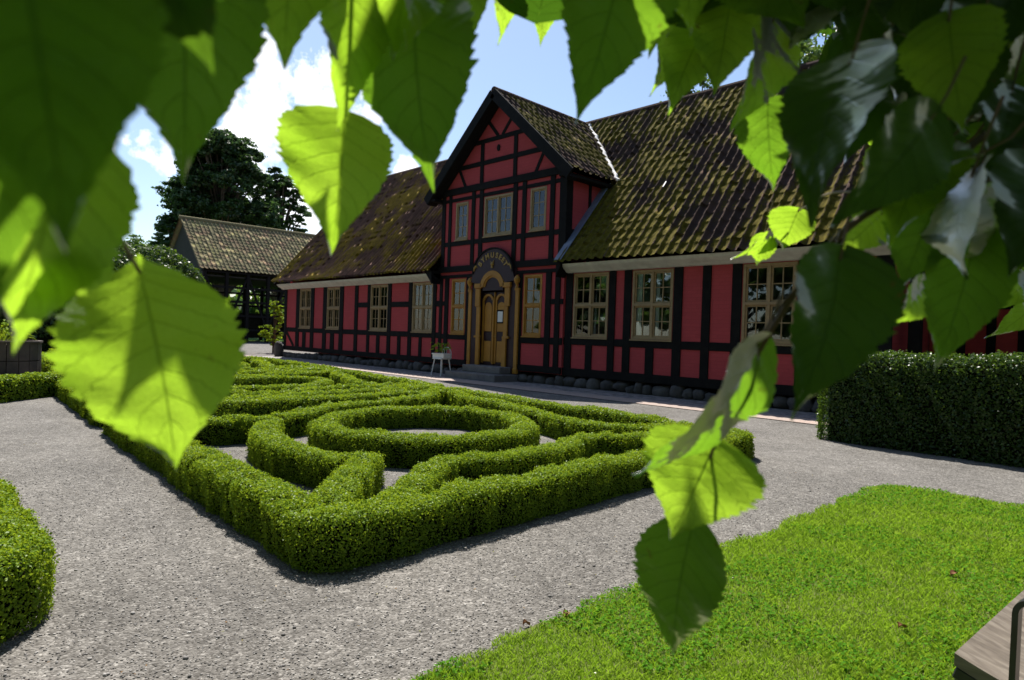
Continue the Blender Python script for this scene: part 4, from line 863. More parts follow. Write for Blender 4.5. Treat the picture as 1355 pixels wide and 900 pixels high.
# ------------------------------------------------------------------ open barn
BX, BY0, BY1, BW = -47.3, 16.1, 26.6, 8.0
Bn = thing('open_barn', (BX-4, 21, 0), 'open dark timber barn with pale lichen covered tile roof', 'barn')
sl = (9.0-5.2)/4.3; dsB = unit(A([-4.3, 0, 3.8]))
roof((BX+.4, BY0-.3, 5.05), (0, 1, 0), dsB, 11.2, math.hypot(4.35, 3.85), lambda C: C[:, 0] > -1e9, 'roof', M['tileB'], Bn, .5, 71, per=.30, crs=.36, jit=.02)
roof((BX-8.4, BY0-.3, 5.05), (0, 1, 0), unit(A([4.3, 0, 3.8])), 11.2, math.hypot(4.35, 3.85), lambda C: C[:, 0] > -1e9, 'roof', M['tileB'], Bn, .5, 72, per=.5, crs=.6)
b = MB(); b.tube([(BX-3.98, BY0-.35, 8.98), (BX-3.98, BY1+.6, 8.98)], .13, 8); b.go('ridge_tiles', M['tileB'], Bn)
for y in (BY0, BY1+.1):
    V = [(x, yy, z) for yy in (y, y+.08) for x, z in ((BX+.1, 5.1), (BX-4, 8.75), (BX-8.1, 5.1), (BX-8.1, .2), (BX+.1, .2))]
    if y == BY0: MB().add(V, [(0, 1, 2, 3, 4), (9, 8, 7, 6, 5)]+[(i, 5+i, 5+(i+1) % 5, (i+1) % 5) for i in range(5)]).go('gable_boarding', M['oldwood'], Bn)
    else: MB().add(V, [(0, 1, 2, 3, 4), (9, 8, 7, 6, 5)]+[(i, 5+i, 5+(i+1) % 5, (i+1) % 5) for i in range(5)]).go('gable_boarding', M['oldwood'], Bn)
for x in (BX, BX-8.0):
    for k in range(8): y = BY0+.2+k*1.5; MB().box(x-.11, x+.11, y-.11, y+.11, 0, 5.0, .01).go('post', M['timber'], Bn)
    for z in (.9, 1.9, 2.9, 3.9, 4.95): MB().box(x-.08, x+.08, BY0, BY1+.1, z-.08, z+.08, .01).go('rail', M['timber'], Bn)
for k in range(7): y = BY0+.2+k*1.5; MB().beam((BX, y, .9 if k % 2 else 4.8), (BX, y+1.5, 4.8 if k % 2 else .9), .13, .12, side=(1, 0, 0)).go('brace', M['timber'], Bn)
b = MB(); b.box(BX-8.05, BX-7.95, BY0+.1, BY1, .2, 2.3); b.go('back_boarding', M['oldwood'], Bn)
b = MB(); b.box(BX-7.9, BX-.1, BY0+.1, BY1, 4.6, 4.7); b.go('loft_floor', M['oldwood'], Bn)
# ------------------------------------------------------------------ neighbouring wing at right (in shade behind the leaves)
W2 = thing('side_wing', (1.5, 13.5, 0), 'shaded red and ochre half timbered wing beyond the right hedge', 'building')
MB().box(XR+.02, -1.2, 14.2, 14.4, 0, 4.0).go('wall', M['redbrick'], W2, label='dark red painted wall')
MB().box(-1.2, 7, 13.6, 13.8, 0, 4.0).go('wall', M['ochrebrick'], W2, label='ochre painted wall')
for x in (-2.9, -2.45, -2.0, -1.55): MB().box(x, x+.14, 14.17, 14.21, .1, 3.9, .005).go('timber_post', M['timber'], W2)
for x in (-1.2, -.5, .3, 1.1, 1.9, 2.7): MB().box(x, x+.16, 13.56, 13.61, .1, 3.9, .005).go('timber_post', M['timber'], W2)
for x in (-3.2, -1.3, .6, 2.5, 4.4, 6.3): MB().box(x, x+.18, 12.3, 12.48, 0, 2.95, .01).go('added_porch_post', M['timber'], W2)  # posts added under the shading overhang
for z in (1.0, 1.95): MB().box(XR+.03, -1.2, 14.18, 14.21, z, z+.14, .005).go('timber_rail', M['timber'], W2); MB().box(-1.2, 7, 13.57, 13.61, z, z+.14, .005).go('timber_rail', M['timber'], W2)
roof((XR+.1, 12.0, 2.95), (1, 0, 0), unit(A([0, 4.2, 3.9])), 10.2, 5.7, lambda C: C[:, 0] > XR+.32, 'roof', M['tileL'], W2, .6, 81)  # eave brought far forward, added to shade the recessed walls

# ------------------------------------------------------------------ bench at lower right
q0 = ray(1263, 864); zt = .47; tt = (zt-EYE[2])/q0[2]; C0 = EYE+q0*tt
q1 = ray(1352, 783); C1 = EYE+q1*((zt-EYE[2])/q1[2]); bd = unit((C1-C0)*A([1, 1, 0])); bs = A([bd[1], -bd[0], 0])     # along the bench / across the seat
BE = thing('bench', (C0[0], C0[1], 0), 'curved brown wooden bench with dark steel frame at lower right', 'bench')
def bprof(s): return zt-.055*math.sin(max(0, min(1, s/.46))*math.pi)*1.0+.02*(s/.46)
m_, t2, o2 = new_mat('bench_wood'); pb = t2.nodes.new('ShaderNodeBsdfPrincipled'); tcb = t2.nodes.new('ShaderNodeTexCoord'); mpb = t2.nodes.new('ShaderNodeMapping')
mpb.inputs['Rotation'].default_value = (0, 0, -math.atan2(bd[1], bd[0])); mpb.inputs['Scale'].default_value = (2.5, 30, 30); t2.links.new(tcb.outputs['Object'], mpb.inputs[0])
nb = t2.nodes.new('ShaderNodeTexNoise'); nb.inputs['Scale'].default_value = 1.6; nb.inputs['Detail'].default_value = 7; nb.inputs['Distortion'].default_value = .6; t2.links.new(mpb.outputs[0], nb.inputs['Vector'])
t2.links.new(ramp(t2, nb.outputs['Fac'], [(.3, (.12, .10, .08)), (.5, (.19, .16, .13)), (.7, (.26, .225, .185))]), pb.inputs['Base Color']); pb.inputs['Roughness'].default_value = .5
t2.links.new(bump(t2, nb.outputs['Fac'], .3, .003), pb.inputs['Normal']); t2.links.new(pb.outputs[0], o2.inputs[0])
for s0, s1 in ((0, .225), (.235, .46)):
    V = []; ns = 8
    for L_ in (0, 1.7):
        for i in range(ns+1):
            s = s0+(s1-s0)*i/ns; pnt = C0+bd*L_+bs*s; z = bprof(s); V += [(pnt[0], pnt[1], z), (pnt[0], pnt[1], z-.03)]
    F = []; n2 = 2*(ns+1)
    for i in range(ns):
        a = 2*i; F += [(a, a+2, a+2+n2, a+n2), (a+1, a+1+n2, a+3+n2, a+3), (a, a+1, a+3, a+2), (n2+a, n2+a+2, n2+a+3, n2+a+1)]
    F += [(0, n2, n2+1, 1), (n2-2, n2-1, 2*n2-1, 2*n2-2)]; part('seat_board', V, F, m_, BE)
b = MB()
for L_ in (.012, 1.2):
    pts = [C0+bd*L_+bs*s+A([0, 0, bprof(s)-zt-.045-.0]) for s in np.linspace(.0, .46, 10)]
    for p, q in zip(pts[:-1], pts[1:]): b.beam(p, q, .03, .028, side=tuple(bd), bev=.003)
b.go('seat_frame', M['metal'], BE)
for L_ in (.03, 1.2):
    for s in (.015, .44):
        p = C0+bd*L_+bs*s; MB().beam(A([p[0], p[1], bprof(s)-.05]), A([p[0], p[1], 0.0]), .035, .035, side=tuple(bd)).go('leg', M['metal'], BE)
# armrest: flat bar rising from the frame, bent back over the seat
arm0 = C0+bs*.115; b = MB(); pA = [arm0+A([0, 0, -.12]), arm0+A([0, 0, .10])+bs*.005, arm0+A([0, 0, .19])+bs*.012]
b = MB(); path = [arm0-bd*.01+A([0, 0, -.47+.02]), arm0-bd*.01+A([0, 0, .145])+bs*.005]
for k in range(6): a = math.radians(90*k/5); path.append(arm0-bd*.01+bs*(.005+.03-.03*math.cos(a))+A([0, 0, .145+.03*math.sin(a)]))
path.append(path[-1]+bs*.34); path.append(path[-1]+bs*.03-A([0, 0, .03])); path.append(path[-1]-A([0, 0, .3]))
pv = []; pf = []
for i, p in enumerate(path):
    d = unit(path[min(i+1, len(path)-1)]-path[max(i-1, 0)]); nn_b = np.cross(d, bd)
    for a_q, c_q in ((-.019, -.006), (.019, -.006), (.019, .006), (-.019, .006)): pv.append(p+bd*a_q+nn_b*c_q)
for i in range(len(path)-1):
    for k in range(4): pf.append((4*i+k, 4*i+(k+1) % 4, 4*i+4+(k+1) % 4, 4*i+4+k))
part('armrest', pv, pf, M['metal'], BE)
b = MB()
for k in range(3):
    p = C0+bs*(.50+.03*k)+A([0, 0, .12+.11*k]); b.beam(p, p+bd*1.7, .09, .02, side=tuple(bs), bev=.004)
b.go('backrest', m_, BE)
# fallen leaves on the lawn and path
for i, (px, py, lb) in enumerate([(1262, 760, 'curled brown fallen leaf on the lawn farthest up'), (1194, 830, 'curled brown fallen leaf on the lawn left of the bench'), (1248, 847, 'pale yellow fallen leaf on the lawn beside the bench corner'), (697, 820, 'brown fallen leaf on the gravel at the lawn edge'), (750, 808, 'small reddish fallen leaf where gravel meets grass'), (1338, 765, 'pale fallen leaf on the lawn above the bench')]):
    q = ray(px, py); c = EYE+q*((.03-EYE[2])/q[2]);
    if i in (3, 4): c[2] = .01
    V = []; F = []; a = random.uniform(0, 6.28); L_ = .045 if i != 3 else .035; ax = A([math.cos(a), math.sin(a), .1]); sd2 = A([-math.sin(a), math.cos(a), 0])
    for k in range(7):
        s = k/6; wv = .36*math.sin(math.pi*min(1, s*.95+.03))**.7
        for j in (-1, -.5, 0, .5, 1): V.append(c+ax*L_*(s-.5)+sd2*L_*wv*j+A([0, 0, .012*abs(j)**1.5+.008*math.sin(s*5)]))
    for k in range(6):
        for j in range(4): F.append((k*5+j, k*5+j+1, k*5+j+6, k*5+j+5))
    m3 = M['deadleaf'] if i not in (2, 5) else M['clover']; solo('fallen_leaf', V, F, m3, lb, 'leaf', group='fallen leaves')

# ------------------------------------------------------------------ linden tree hanging over the path, close to the camera
def linden_mat(nm_, crs_, cts_, tf_):
    m, t, o = new_mat(nm_); uvn = t.nodes.new('ShaderNodeUVMap'); uvn.uv_map = 'leaf'; sx_ = t.nodes.new('ShaderNodeSeparateXYZ'); t.links.new(uvn.outputs[0], sx_.inputs[0])
    us_, ut_ = sx_.outputs[0], mth(t, 'ABSOLUTE', sx_.outputs[1])
    fr1 = mth(t, 'FRACT', mth(t, 'MULTIPLY', mth(t, 'SUBTRACT', us_, mth(t, 'MULTIPLY', mth(t, 'POWER', ut_, 1.15), .26)), 8.0)); dv = mth(t, 'ABSOLUTE', mth(t, 'SUBTRACT', fr1, .5))
    lat = mth(t, 'MULTIPLY', mth(t, 'SUBTRACT', dv, .44), 16, clamp=True)
    mid_ = mth(t, 'SUBTRACT', 1, mth(t, 'MULTIPLY', ut_, 26), clamp=True)
    vein = mth(t, 'MAXIMUM', mid_, mth(t, 'MULTIPLY', lat, .75))
    fine = t.nodes.new('ShaderNodeTexVoronoi'); fine.feature = 'DISTANCE_TO_EDGE'; fine.inputs['Scale'].default_value = 300; tco = t.nodes.new('ShaderNodeTexCoord'); t.links.new(tco.outputs['Object'], fine.inputs['Vector'])
    fv = mth(t, 'SUBTRACT', 1, mth(t, 'MULTIPLY', fine.outputs['Distance'], 14), clamp=True)
    vf = mth(t, 'MAXIMUM', vein, mth(t, 'MULTIPLY', fv, .22))
    oi = t.nodes.new('ShaderNodeObjectInfo'); gi = t.nodes.new('ShaderNodeNewGeometry'); blot = noise(t, 22, 4, .6)
    hue = mth(t, 'ADD', mth(t, 'MULTIPLY', gi.outputs['Random Per Island'], .7), mth(t, 'MULTIPLY', blot, .4))
    cr = ramp(t, hue, crs_)
    ct = ramp(t, hue, cts_)
    cv = t.nodes.new('ShaderNodeMix'); cv.data_type = 'RGBA'; t.links.new(mth(t, 'MULTIPLY', vf, .75), cv.inputs[0]); t.links.new(ct, cv.inputs[6]); cv.inputs[7].default_value = tuple([x_*.45 for x_ in cts_[1][1]]+[1])
    cv2 = t.nodes.new('ShaderNodeMix'); cv2.data_type = 'RGBA'; t.links.new(mth(t, 'MULTIPLY', vf, .4), cv2.inputs[0]); t.links.new(cr, cv2.inputs[6]); cv2.inputs[7].default_value = tuple([x_*1.5 for x_ in crs_[1][1]]+[1])
    bn = bump(t, mth(t, 'ADD', mth(t, 'MULTIPLY', vf, -1), mth(t, 'MULTIPLY', noise(t, 90, 3), .8)), .6, .0012)
    spn = mth(t, 'MULTIPLY', mth(t, 'SUBTRACT', noise(t, 75, 3, .5), .70), 14, clamp=True)
    for c_ in (cv, cv2):
        mq = t.nodes.new('ShaderNodeMix'); mq.data_type = 'RGBA'; t.links.new(spn, mq.inputs[0]); t.links.new(c_.outputs[2], mq.inputs[6]); mq.inputs[7].default_value = (.12, .07, .015, 1)
        if c_ is cv: cvq = mq
        else: cv2q = mq
    d_ = t.nodes.new('ShaderNodeBsdfDiffuse'); t.links.new(cv2q.outputs[2], d_.inputs[0]); t.links.new(bn, d_.inputs['Normal'])
    tr_ = t.nodes.new('ShaderNodeBsdfTranslucent'); t.links.new(cvq.outputs[2], tr_.inputs[0]); t.links.new(bn, tr_.inputs['Normal'])
    a_ = t.nodes.new('ShaderNodeMixShader'); a_.inputs[0].default_value = tf_; t.links.new(d_.outputs[0], a_.inputs[1]); t.links.new(tr_.outputs[0], a_.inputs[2])
    g_ = t.nodes.new('ShaderNodeBsdfGlossy'); g_.inputs['Roughness'].default_value = .45; t.links.new(bn, g_.inputs['Normal']); fz = t.nodes.new('ShaderNodeFresnel'); fz.inputs[0].default_value = 1.22
    b_ = t.nodes.new('ShaderNodeMixShader'); t.links.new(fz.outputs[0], b_.inputs[0]); t.links.new(a_.outputs[0], b_.inputs[1]); t.links.new(g_.outputs[0], b_.inputs[2]); t.links.new(b_.outputs[0], o.inputs[0]); return m
M['linden'] = linden_mat('linden_leaf', [(0, (.03, .085, .006)), (.5, (.045, .12, .008)), (1, (.08, .16, .012))], [(0, (.27, .57, .02)), (.5, (.40, .70, .03)), (1, (.62, .84, .08))], .56)
M['lindenshade'] = linden_mat('shaded_linden_leaf', [(0, (.010, .030, .006)), (.5, (.018, .045, .008)), (1, (.03, .065, .01))], [(0, (.06, .16, .01)), (.5, (.10, .24, .012)), (1, (.2, .38, .02))], .30)  # thicker, darker leaf copy; shade of the upper-right mass is in its colour
M['lindenmid'] = linden_mat('half_shaded_linden_leaf', [(0, (.02, .06, .006)), (.5, (.03, .08, .007)), (1, (.05, .11, .01))], [(0, (.14, .36, .012)), (.5, (.22, .48, .02)), (1, (.36, .6, .04))], .45)  # halfway copy, with part of that shade in its colour
WS = A([0, .02, .06, .12, .2, .3, .42, .55, .68, .8, .88, .94, 1.0]); WW = A([0, .40, .70, .90, .99, 1.0, .93, .78, .55, .29, .13, .06, 0])
def leaf_geo(B, T, W, tilt=0., cup=.12, bend=.10, ns=84, nt=12, seed=0, p=1.0, side0=None):
    B, T = A(B), A(T); q = np.random.default_rng(seed); L = np.linalg.norm(T-B); a = (T-B)/L; v = unit(EYE-(B+T)/2)
    if side0 is not None: v = side0
    s0 = unit(np.cross(a, v)); n0 = unit(np.cross(s0, a)); c_, k_ = math.cos(tilt), math.sin(tilt); S = s0*c_+n0*k_; Nn = np.cross(S, a); Nn = unit(Nn)
    s = np.linspace(0, 1, ns)**.9; tt = np.linspace(-1, 1, nt+1)
    w = np.interp(s**p, WS, WW); ph = s*17; saw = (1-(ph % 1.0)); big = (1-((s*7.3) % 1.0)); ta = q.uniform(.35, 1.5, 64)[np.floor(ph).astype(int)]; w = w*(1+.095*ta*(saw-.5)*(w > .05)+.07*(big-.5))
    Sg, Tg = np.meshgrid(s, tt, indexing='ij'); asym = 1+.07*q.normal()*np.sign(Tg)
    X = w[:, None]*Tg*W/2*asym; Y = Sg*L-.10*L*np.abs(Tg)**1.6*(1-Sg)**7-.05*L*np.abs(Tg)**1.5*np.sin(math.pi*Sg); wav = .022*L*np.sin(Sg*11+q.uniform(0, 6))*np.abs(Tg)**1.4*np.sign(Tg+.01*q.normal())+.016*L*np.sin(Sg*19+Tg*3+q.uniform(0, 6))*np.abs(Tg)
    quilt = -.010*L*np.abs(np.sin(math.pi*(Sg-.26*np.abs(Tg)**1.15)*8))*(1-np.abs(Tg)*.5)
    Z = cup*W*(np.abs(X)/(W/2))**1.5-bend*L*4*Sg*(1-Sg)*-1*.5-bend*L*Sg**2.4+wav+quilt
    V = B+X[..., None]*S+Y[..., None]*a+Z[..., None]*Nn
    nv = nt+1; i = np.arange(ns-1)[:, None]*nv+np.arange(nt)[None]; F = np.stack([i, i+nv, i+nv+1, i+1], -1).reshape(-1, 4)
    return V.reshape(-1, 3), F, np.stack([Sg, Tg], -1).reshape(-1, 2)
def add_uv(me, F, UV):
    l = me.uv_layers.new(name='leaf'); l.data.foreach_set('uv', UV[F.ravel()].astype(np.float32).ravel())
TB = A([1.9, -.9, 0.])
LT = thing('linden_tree', TB, 'linden tree whose leafy twigs hang into the top of the picture close to the camera', 'tree')
b = MB(); b.tube([TB, TB+A([0, 0, .4]), TB+A([.02, .03, 1.6]), TB+A([-.05, .1, 2.8]), TB+A([-.1, .1, 4.2])], [.24, .17, .15, .13, .07], 14); b.go('trunk', M['bark'], LT, smooth=True)
def limb(pts, r, nm, mat='twig', n=8):
    P = smoothline(pts, 2); rr = np.interp(np.linspace(0, 1, len(P)), np.linspace(0, 1, len(r)), r); MB().tube(P, rr, n).go(nm, M[mat], LT, smooth=True)
LEAVES = []      # base px, py, tip px, py, width px, distance, tilt(deg), cup, bend
def lf(bx, by, tx, ty, W, d, tilt=0, cup=.1, bend=.1, p=1.0): LEAVES.append((bx, by, tx, ty, W, d, tilt, cup, bend, p))
lf(186, 362, 238, 622, 216, .40, 10, .06, .10, p=1.5)
lf(95, 196, 6, 478, 178, .27, -14, .08, .1)
lf(132, 338, 22, 392, 66, .29, 20, .12, .1)
lf(20, -120, 95, 330, 330, .17, 15, .06, .05)
lf(-60, 60, -10, 420, 260, .20, -10, .06, .05)
lf(236, -90, 249, 246, 236, .33, 12, .08, .08)
lf(395, -110, 372, 82, 170, .40, -12, .1, .1)
lf(462, -30, 457, 172, 92, .44, 30, .1, .1)
lf(455, 160, 442, 334, 146, .52, 8, .08, .12)
lf(548, 5, 566, 252, 168, .47, -16, .12, .12)
lf(540, -90, 524, 76, 110, .43, 14, .1, .1)
lf(600, -90, 622, 66, 120, .5, -8, .1, .1)
lf(545, -70, 547, 64, 66, .42, 50, .1, .1)
lf(672, -40, 664, 60, 40, .6, 30, .1, .1)
lf(722, -28, 716, 57, 56, .72, 5, .1, .1)
lf(826, -70, 770, 160, 158, .46, 16, .1, .12)
lf(880, -40, 862, 70, 90, .6, 10, .1, .1)
lf(930, 40, 882, 150, 76, .62, -10, .1, .2)
lf(905, 20, 868, 125, 60, .66, 35, .1, .1)
lf(966, 2, 946, 126, 98, .58, 6, .08, .15)
lf(1022, 30, 980, 172, 62, .55, 48, .1, .1)
lf(1016, 138, 1022, 256, 80, .58, -6, .08, .15)
lf(1128, 78, 1056, 288, 118, .42, -38, .10, .12)
lf(1232, 158, 1108, 302, 104, .42, 32, .1, .1)
lf(1112, 344, 1060, 558, 128, .44, 28, .16, .12)
lf(1012, 312, 1000, 356, 34, .8, 0, .1, .2)
lf(1030, 300, 978, 346, 24, .8, 40, .1, .2)
lf(1056, 280, 1034, 334, 60, .75, 0, .08, .2)
lf(1166, 284, 1106, 338, 60, .6, 12, .1, .1)
lf(1240, 262, 1192, 384, 106, .5, 4, .1, .12)
lf(1236, 272, 1186, 332, 52, .56, -10, .08, .12)
lf(1292, 314, 1240, 498, 104, .5, 10, .1, .14)
lf(1226, 378, 1182, 432, 44, .6, 40, .1, .1)
lf(1002, 458, 862, 652, 74, .46, 58, .12, .16)
lf(946, 590, 888, 716, 160, .50, 8, .04, .10)
lf(916, 696, 884, 874, 118, .52, -16, .10, .10, p=1.2)
lf(1362, 372, 1306, 412, 40, 1.1, 10, .1, .2)
lf(1372, 398, 1310, 452, 34, 1.1, 30, .1, .2)
lf(1380, 360, 1330, 392, 34, 1.15, -10, .1, .2)
lf(1340, 345, 1300, 362, 30, 1.2, 30, .1, .2)
lf(1160, -30, 1120, 90, 86, .55, 20, .1, .1)
lf(1010, -80, 1060, 40, 150, .5, -20, .1, .1)
lf(905, -90, 915, 40, 130, .5, 10, .1, .1)
lf(1290, 60, 1246, 190, 96, .5, -12, .1, .1)
lf(1340, 120, 1312, 236, 84, .52, 34, .1, .1)
lf(1380, 190, 1338, 318, 92, .5, 10, .1, .1)
lf(1345, 250, 1280, 330, 70, .6, -30, .1, .1)
lf(1350, -40, 1300, 90, 96, .5, 24, .1, .1)
lf(1230, 20, 1180, 130, 84, .55, -30, .1, .1)
q_ = np.random.default_rng(12)
nexp = len(LEAVES)
while len(LEAVES) < nexp+330:
    x = q_.uniform(880, 1420); y = q_.uniform(-60, 340)
    lim = np.interp(x, [880, 960, 1040, 1100, 1170, 1230, 1300, 1420], [-70, -50, -30, 50, 225, 300, 335, 330])
    if y > lim: continue
    far_ = len(LEAVES) > nexp+50; d = q_.uniform(.55, 1.5) if far_ else q_.uniform(.45, .8); L = q_.uniform(.04, .085)*FPX/d; a = math.radians(q_.normal(112, 32))
    lf(x, y-L*.5, x+math.cos(a)*L, y-L*.5+math.sin(a)*L, L*q_.uniform(.62, .85), d, q_.normal(0, 42), .1, q_.uniform(.05, .2))
BK = {k_: ([], [], [], [0]) for k_ in ('linden', 'lindenmid', 'lindenshade')}
def put(k_, V, F, UV):
    b0 = BK[k_]; b0[0].append(V); b0[1].append(F+b0[3][0]); b0[2].append(UV); b0[3][0] += len(V)
TOP_LEFT = {3, 4, 5, 6}
tw = MB()
for i, (bx, by, tx, ty, W, d, tilt, cup, bend, dt) in enumerate(LEAVES):
    B = at(bx, by, d); T = at(tx, ty, d*(1.03 if i % 2 else .98)); V, F, UV = leaf_geo(B, T, W*d/FPX/max(.6, math.cos(math.radians(tilt))), math.radians(tilt), cup, bend, seed=i, p=dt, ns=84 if i < nexp else 56, nt=12 if i < nexp else 8)
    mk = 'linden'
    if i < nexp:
        if bx > 1060 and (ty-by) > 75: mk = 'lindenshade'
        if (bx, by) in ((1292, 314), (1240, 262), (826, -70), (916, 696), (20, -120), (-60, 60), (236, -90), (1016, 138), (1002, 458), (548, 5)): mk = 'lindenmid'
    elif bx > 1050: mk = 'lindenshade' if q_.random() < .78 else 'linden'
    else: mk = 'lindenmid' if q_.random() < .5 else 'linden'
    if i < 92:
        ob = part('leaf', V, F, M[mk], LT, smooth=True); add_uv(ob.data, F, UV)
    else:
        put(mk, V, F, UV)
    if 10 <= i < nexp:
        up = unit(B-T); tw.tube([B, B+up*.014+A([0, 0, .004]), B+up*.024+A([.003, .002, .02])], [.0008, .0009, .0011], 6)
    elif i >= nexp:
        up = unit(B-T); tw.tube([B, B+up*.02+A([.004, .003, .008]), B+up*.03+A([.012, .008, .03])], [.0011, .0012, .0014], 5)
tw.go('petioles', M['twig'], LT, kind='stuff')
# the denser crown at the right: fills the upper corner; the part above the picture is added for shade
n = 60000; P = np.stack([rng.uniform(-5, 3.2, n), rng.uniform(.2, 5.5, n), rng.uniform(1.5, 6.2, n)], 1)
rel = P-EYE; dep = rel@FWD; pxx = 677.5+FPX*(rel@RGT)/dep; pyy = 450-FPX*(rel@UPV)/dep
xs_ = P[:, 0]+.58*P[:, 2]; ys_ = P[:, 1]-.32*P[:, 2]; away = xs_ > -.13*ys_+.45
mass = (pxx > 1080) & (pyy < np.interp(pxx, [1080, 1130, 1180, 1250, 1460], [30, 140, 245, 290, 330]))
ok = (dep > 1.15) & away & (((pyy < -25) & (xs_ > -.13*ys_+.78)) | mass); P = P[ok]; pyy = pyy[ok]; pxx = pxx[ok]
near = (pyy > -90) & (pxx < 1500); Pn = P[near][:950]; Pf = P[~near][:9000]
for k, P0 in enumerate(Pn):
    L = q_.uniform(.065, .10); dirn = unit(A([q_.normal(0, .45), q_.normal(0, .45), -.8]))
    V, F, UV = leaf_geo(P0, P0+dirn*L, L*.8, q_.uniform(-.9, .9), .1, .12, seed=900+k, ns=24, nt=6)
    put('lindenshade' if q_.random() < .8 else 'linden', V, F, UV)
V, F = leafquads(Pf, np.tile([0, 0, 1.], (len(Pf), 1)), .13, .85, .8); part('crown', V, F, M['treeleaf2'], LT, kind='stuff')
print('crown leaves', len(Pn), len(Pf))
# unseen canopy added above the picture: it shades the hanging leaves
f2 = FWD*A([1, 1, 0]); f2 = unit(f2); r2 = unit(RGT*A([1, 1, 0]))
k = 0
while k < 330:
    f = q_.uniform(.25, 1.7); l = q_.uniform(-.55, 1.25)*(.5+f*.6); dens_ = np.interp(l/f, [-.8, .0, .2, .38, .46, .6], [.0, .0, .0, .0, 1.0, 1.0])
    if q_.random() > dens_: continue
    z = 1.2+f*.66+q_.uniform(.10, .75)
    B = A([0, 0, z])+f2*f+r2*l; dirn = unit(A([q_.normal(0, .5), q_.normal(0, .5), -.7])); L = q_.uniform(.07, .12)
    V, F, UV = leaf_geo(B, B+dirn*L, L*.78, q_.uniform(-1.2, 1.2), .1, .12, seed=500+k, ns=36, nt=6, side0=unit(q_.normal(size=3)))
    put('lindenmid', V, F, UV); k += 1
def shade_at(px, py, d, L=.12, extra=.0):  # adds an unseen leaf towards the sun to shade this spot
    P = at(px, py, d)-EYE; f = P@f2; u = P[2]; t_ = 0.03
    while (u+SUN[2]*t_)/(f+(SUN@f2)*t_) < .60: t_ += .01
    C = EYE+P+SUN*(t_+extra); ax = unit(np.cross(SUN, q_.normal(size=3))); V, F, UV = leaf_geo(C-ax*L*.45, C+ax*L*.55, L*.85, q_.uniform(-.3, .3), .08, .08, seed=int(px+py), ns=48, nt=8, side0=SUN); put('lindenshade', V, F, UV)
for a_s in [(905, 760, .52, .13), (890, 820, .52, .12), (1080, 500, .44, .12), (1100, 430, .44, .10), (1100, 170, .42, .14), (1080, 240, .42, .12), (1160, 230, .40, .13), (1190, 200, .4, .13), (40, 40, .17, .10), (70, 160, .17, .10), (110, 60, .17, .1), (130, 240, .27, .07), (255, 90, .33, .09), (270, 110, .33, .10), (232, 392, .40, .068), (282, 520, .4, .05),
            (490, 280, .52, .09), (400, 300, .52, .07), (570, 130, .47, .13), (600, 60, .47, .12), (372, 30, .4, .07), (780, 70, .46, .13), (1260, 400, .5, .13), (1230, 440, .5, .12), (1210, 340, .5, .11), (1300, 130, .36, .14), (1330, 230, .4, .14), (1320, 60, .38, .14)]: shade_at(*a_s)
for L__ in LEAVES[nexp:]:
    if L__[0] > 1030 and q_.random() < .75: shade_at((L__[0]+L__[2])/2, (L__[1]+L__[3])/2, L__[5], .12, q_.uniform(0, .4))
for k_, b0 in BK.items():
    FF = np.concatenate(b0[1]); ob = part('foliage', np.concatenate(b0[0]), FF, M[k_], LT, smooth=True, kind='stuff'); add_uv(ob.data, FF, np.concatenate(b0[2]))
# unseen crown added overhead and behind the viewer to block sky light
n = 15000; P = A([1.5, -2.6, 5.8])+unit(rng.normal(size=(n, 3)))*A([5.6, 4.2, 3.9])*rng.random((n, 1))**.3; fo = P@f2; k = (P[:, 1]-.32*P[:, 2] < -.38) & (P[:, 2] > 1.45+.66*np.maximum(fo, 0)) & (P[:, 2] > 2.3)
V, F = leafquads(P[k], np.tile([0, 0, 1.], (k.sum(), 1)), .26, .85, .8); part('crown', V, F, M['treeleaf2'], LT, kind='stuff')
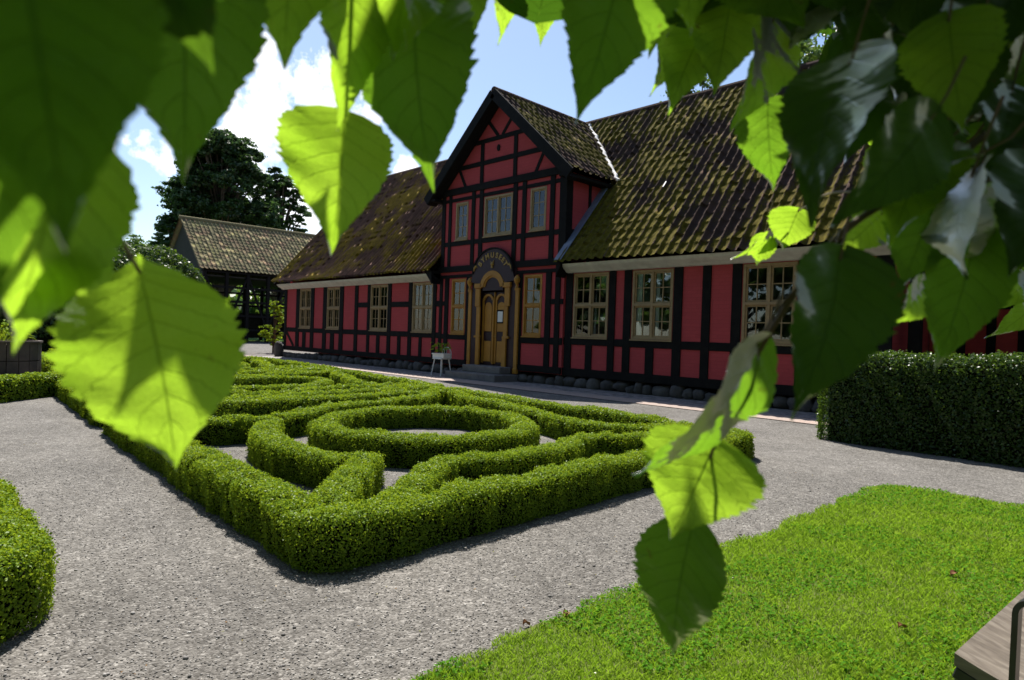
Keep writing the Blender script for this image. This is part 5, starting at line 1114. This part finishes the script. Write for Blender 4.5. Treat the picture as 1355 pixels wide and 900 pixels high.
# twigs carrying the leaves
limb([at(1330, 150, .62), at(1290, 190, .6), at(1235, 238, .56), at(1180, 262, .52), at(1112, 306, .47), at(1062, 372, .46), at(1018, 440, .46), at(985, 500, .47), at(960, 545, .48), at(938, 610, .5), at(917, 696, .52)], [.0034, .0032, .0026, .0020, .0014, .0010], 'twig')
limb([TB+A([-.1, .1, 2.6]), TB+A([-.6, .7, 2.45]), at(1700, -300, 1.5), at(1420, 40, .8), at(1330, 150, .62)], [.05, .03, .012, .006, .0035], 'branch', 'bark')
limb([TB+A([-.05, .1, 2.3]), TB+A([-.8, .6, 2.5]), A([-.2, .5, 2.35]), A([-.55, .5, 2.2]), A([-.8, .45, 2.05])], [.06, .04, .025, .016, .008], 'branch', 'bark')
limb([TB+A([-.05, .1, 2.7]), TB+A([-.8, 1.0, 2.9]), A([-.0, .9, 2.7]), A([-.5, 1.1, 2.45])], [.06, .04, .02, .01], 'branch', 'bark')
limb([A([-.55, .5, 2.2]), at(300, -260, .40), at(80, 120, .36), at(100, 200, .37), at(150, 300, .39), at(186, 362, .40)], [.005, .0022, .0014, .0013, .001], 'twig')
limb([A([-.55, .5, 2.2]), at(470, -220, .46), at(466, -20, .47), at(458, 90, .5), at(455, 160, .52)], [.005, .0018, .0012, .001], 'twig')
limb([A([-.2, .5, 2.35]), at(840, -260, .46), at(826, -70, .46)], [.005, .0018, .0011], 'twig')
limb([A([-.2, .5, 2.35]), at(1020, -260, .56), at(990, -40, .58), at(940, 60, .61), at(925, 80, .62)], [.006, .002, .0014, .0011], 'twig')
limb([at(1330, 150, .62), at(1280, 260, .52), at(1292, 314, .5)], [.002, .0014, .001], 'twig')
limb([at(1420, 40, .8), at(1230, 70, .6), at(1160, 60, .5), at(1124, 84, .42)], [.0035, .0022, .0016, .001], 'twig')
limb([at(1112, 306, .47), at(1106, 325, .45), at(1112, 344, .44)], [.0014, .0010, .0009], 'twig')
limb([at(1062, 372, .46), at(1020, 420, .46), at(1002, 458, .46)], [.001, .0009, .0008], 'twig')
limb([at(945, 575, .495), at(948, 585, .497), at(946, 592, .5)], [.001, .0009, .0008], 'twig')
limb([at(1180, 262, .52), at(1100, 250, .65), at(1056, 280, .75)], [.0014, .001, .0008], 'twig')
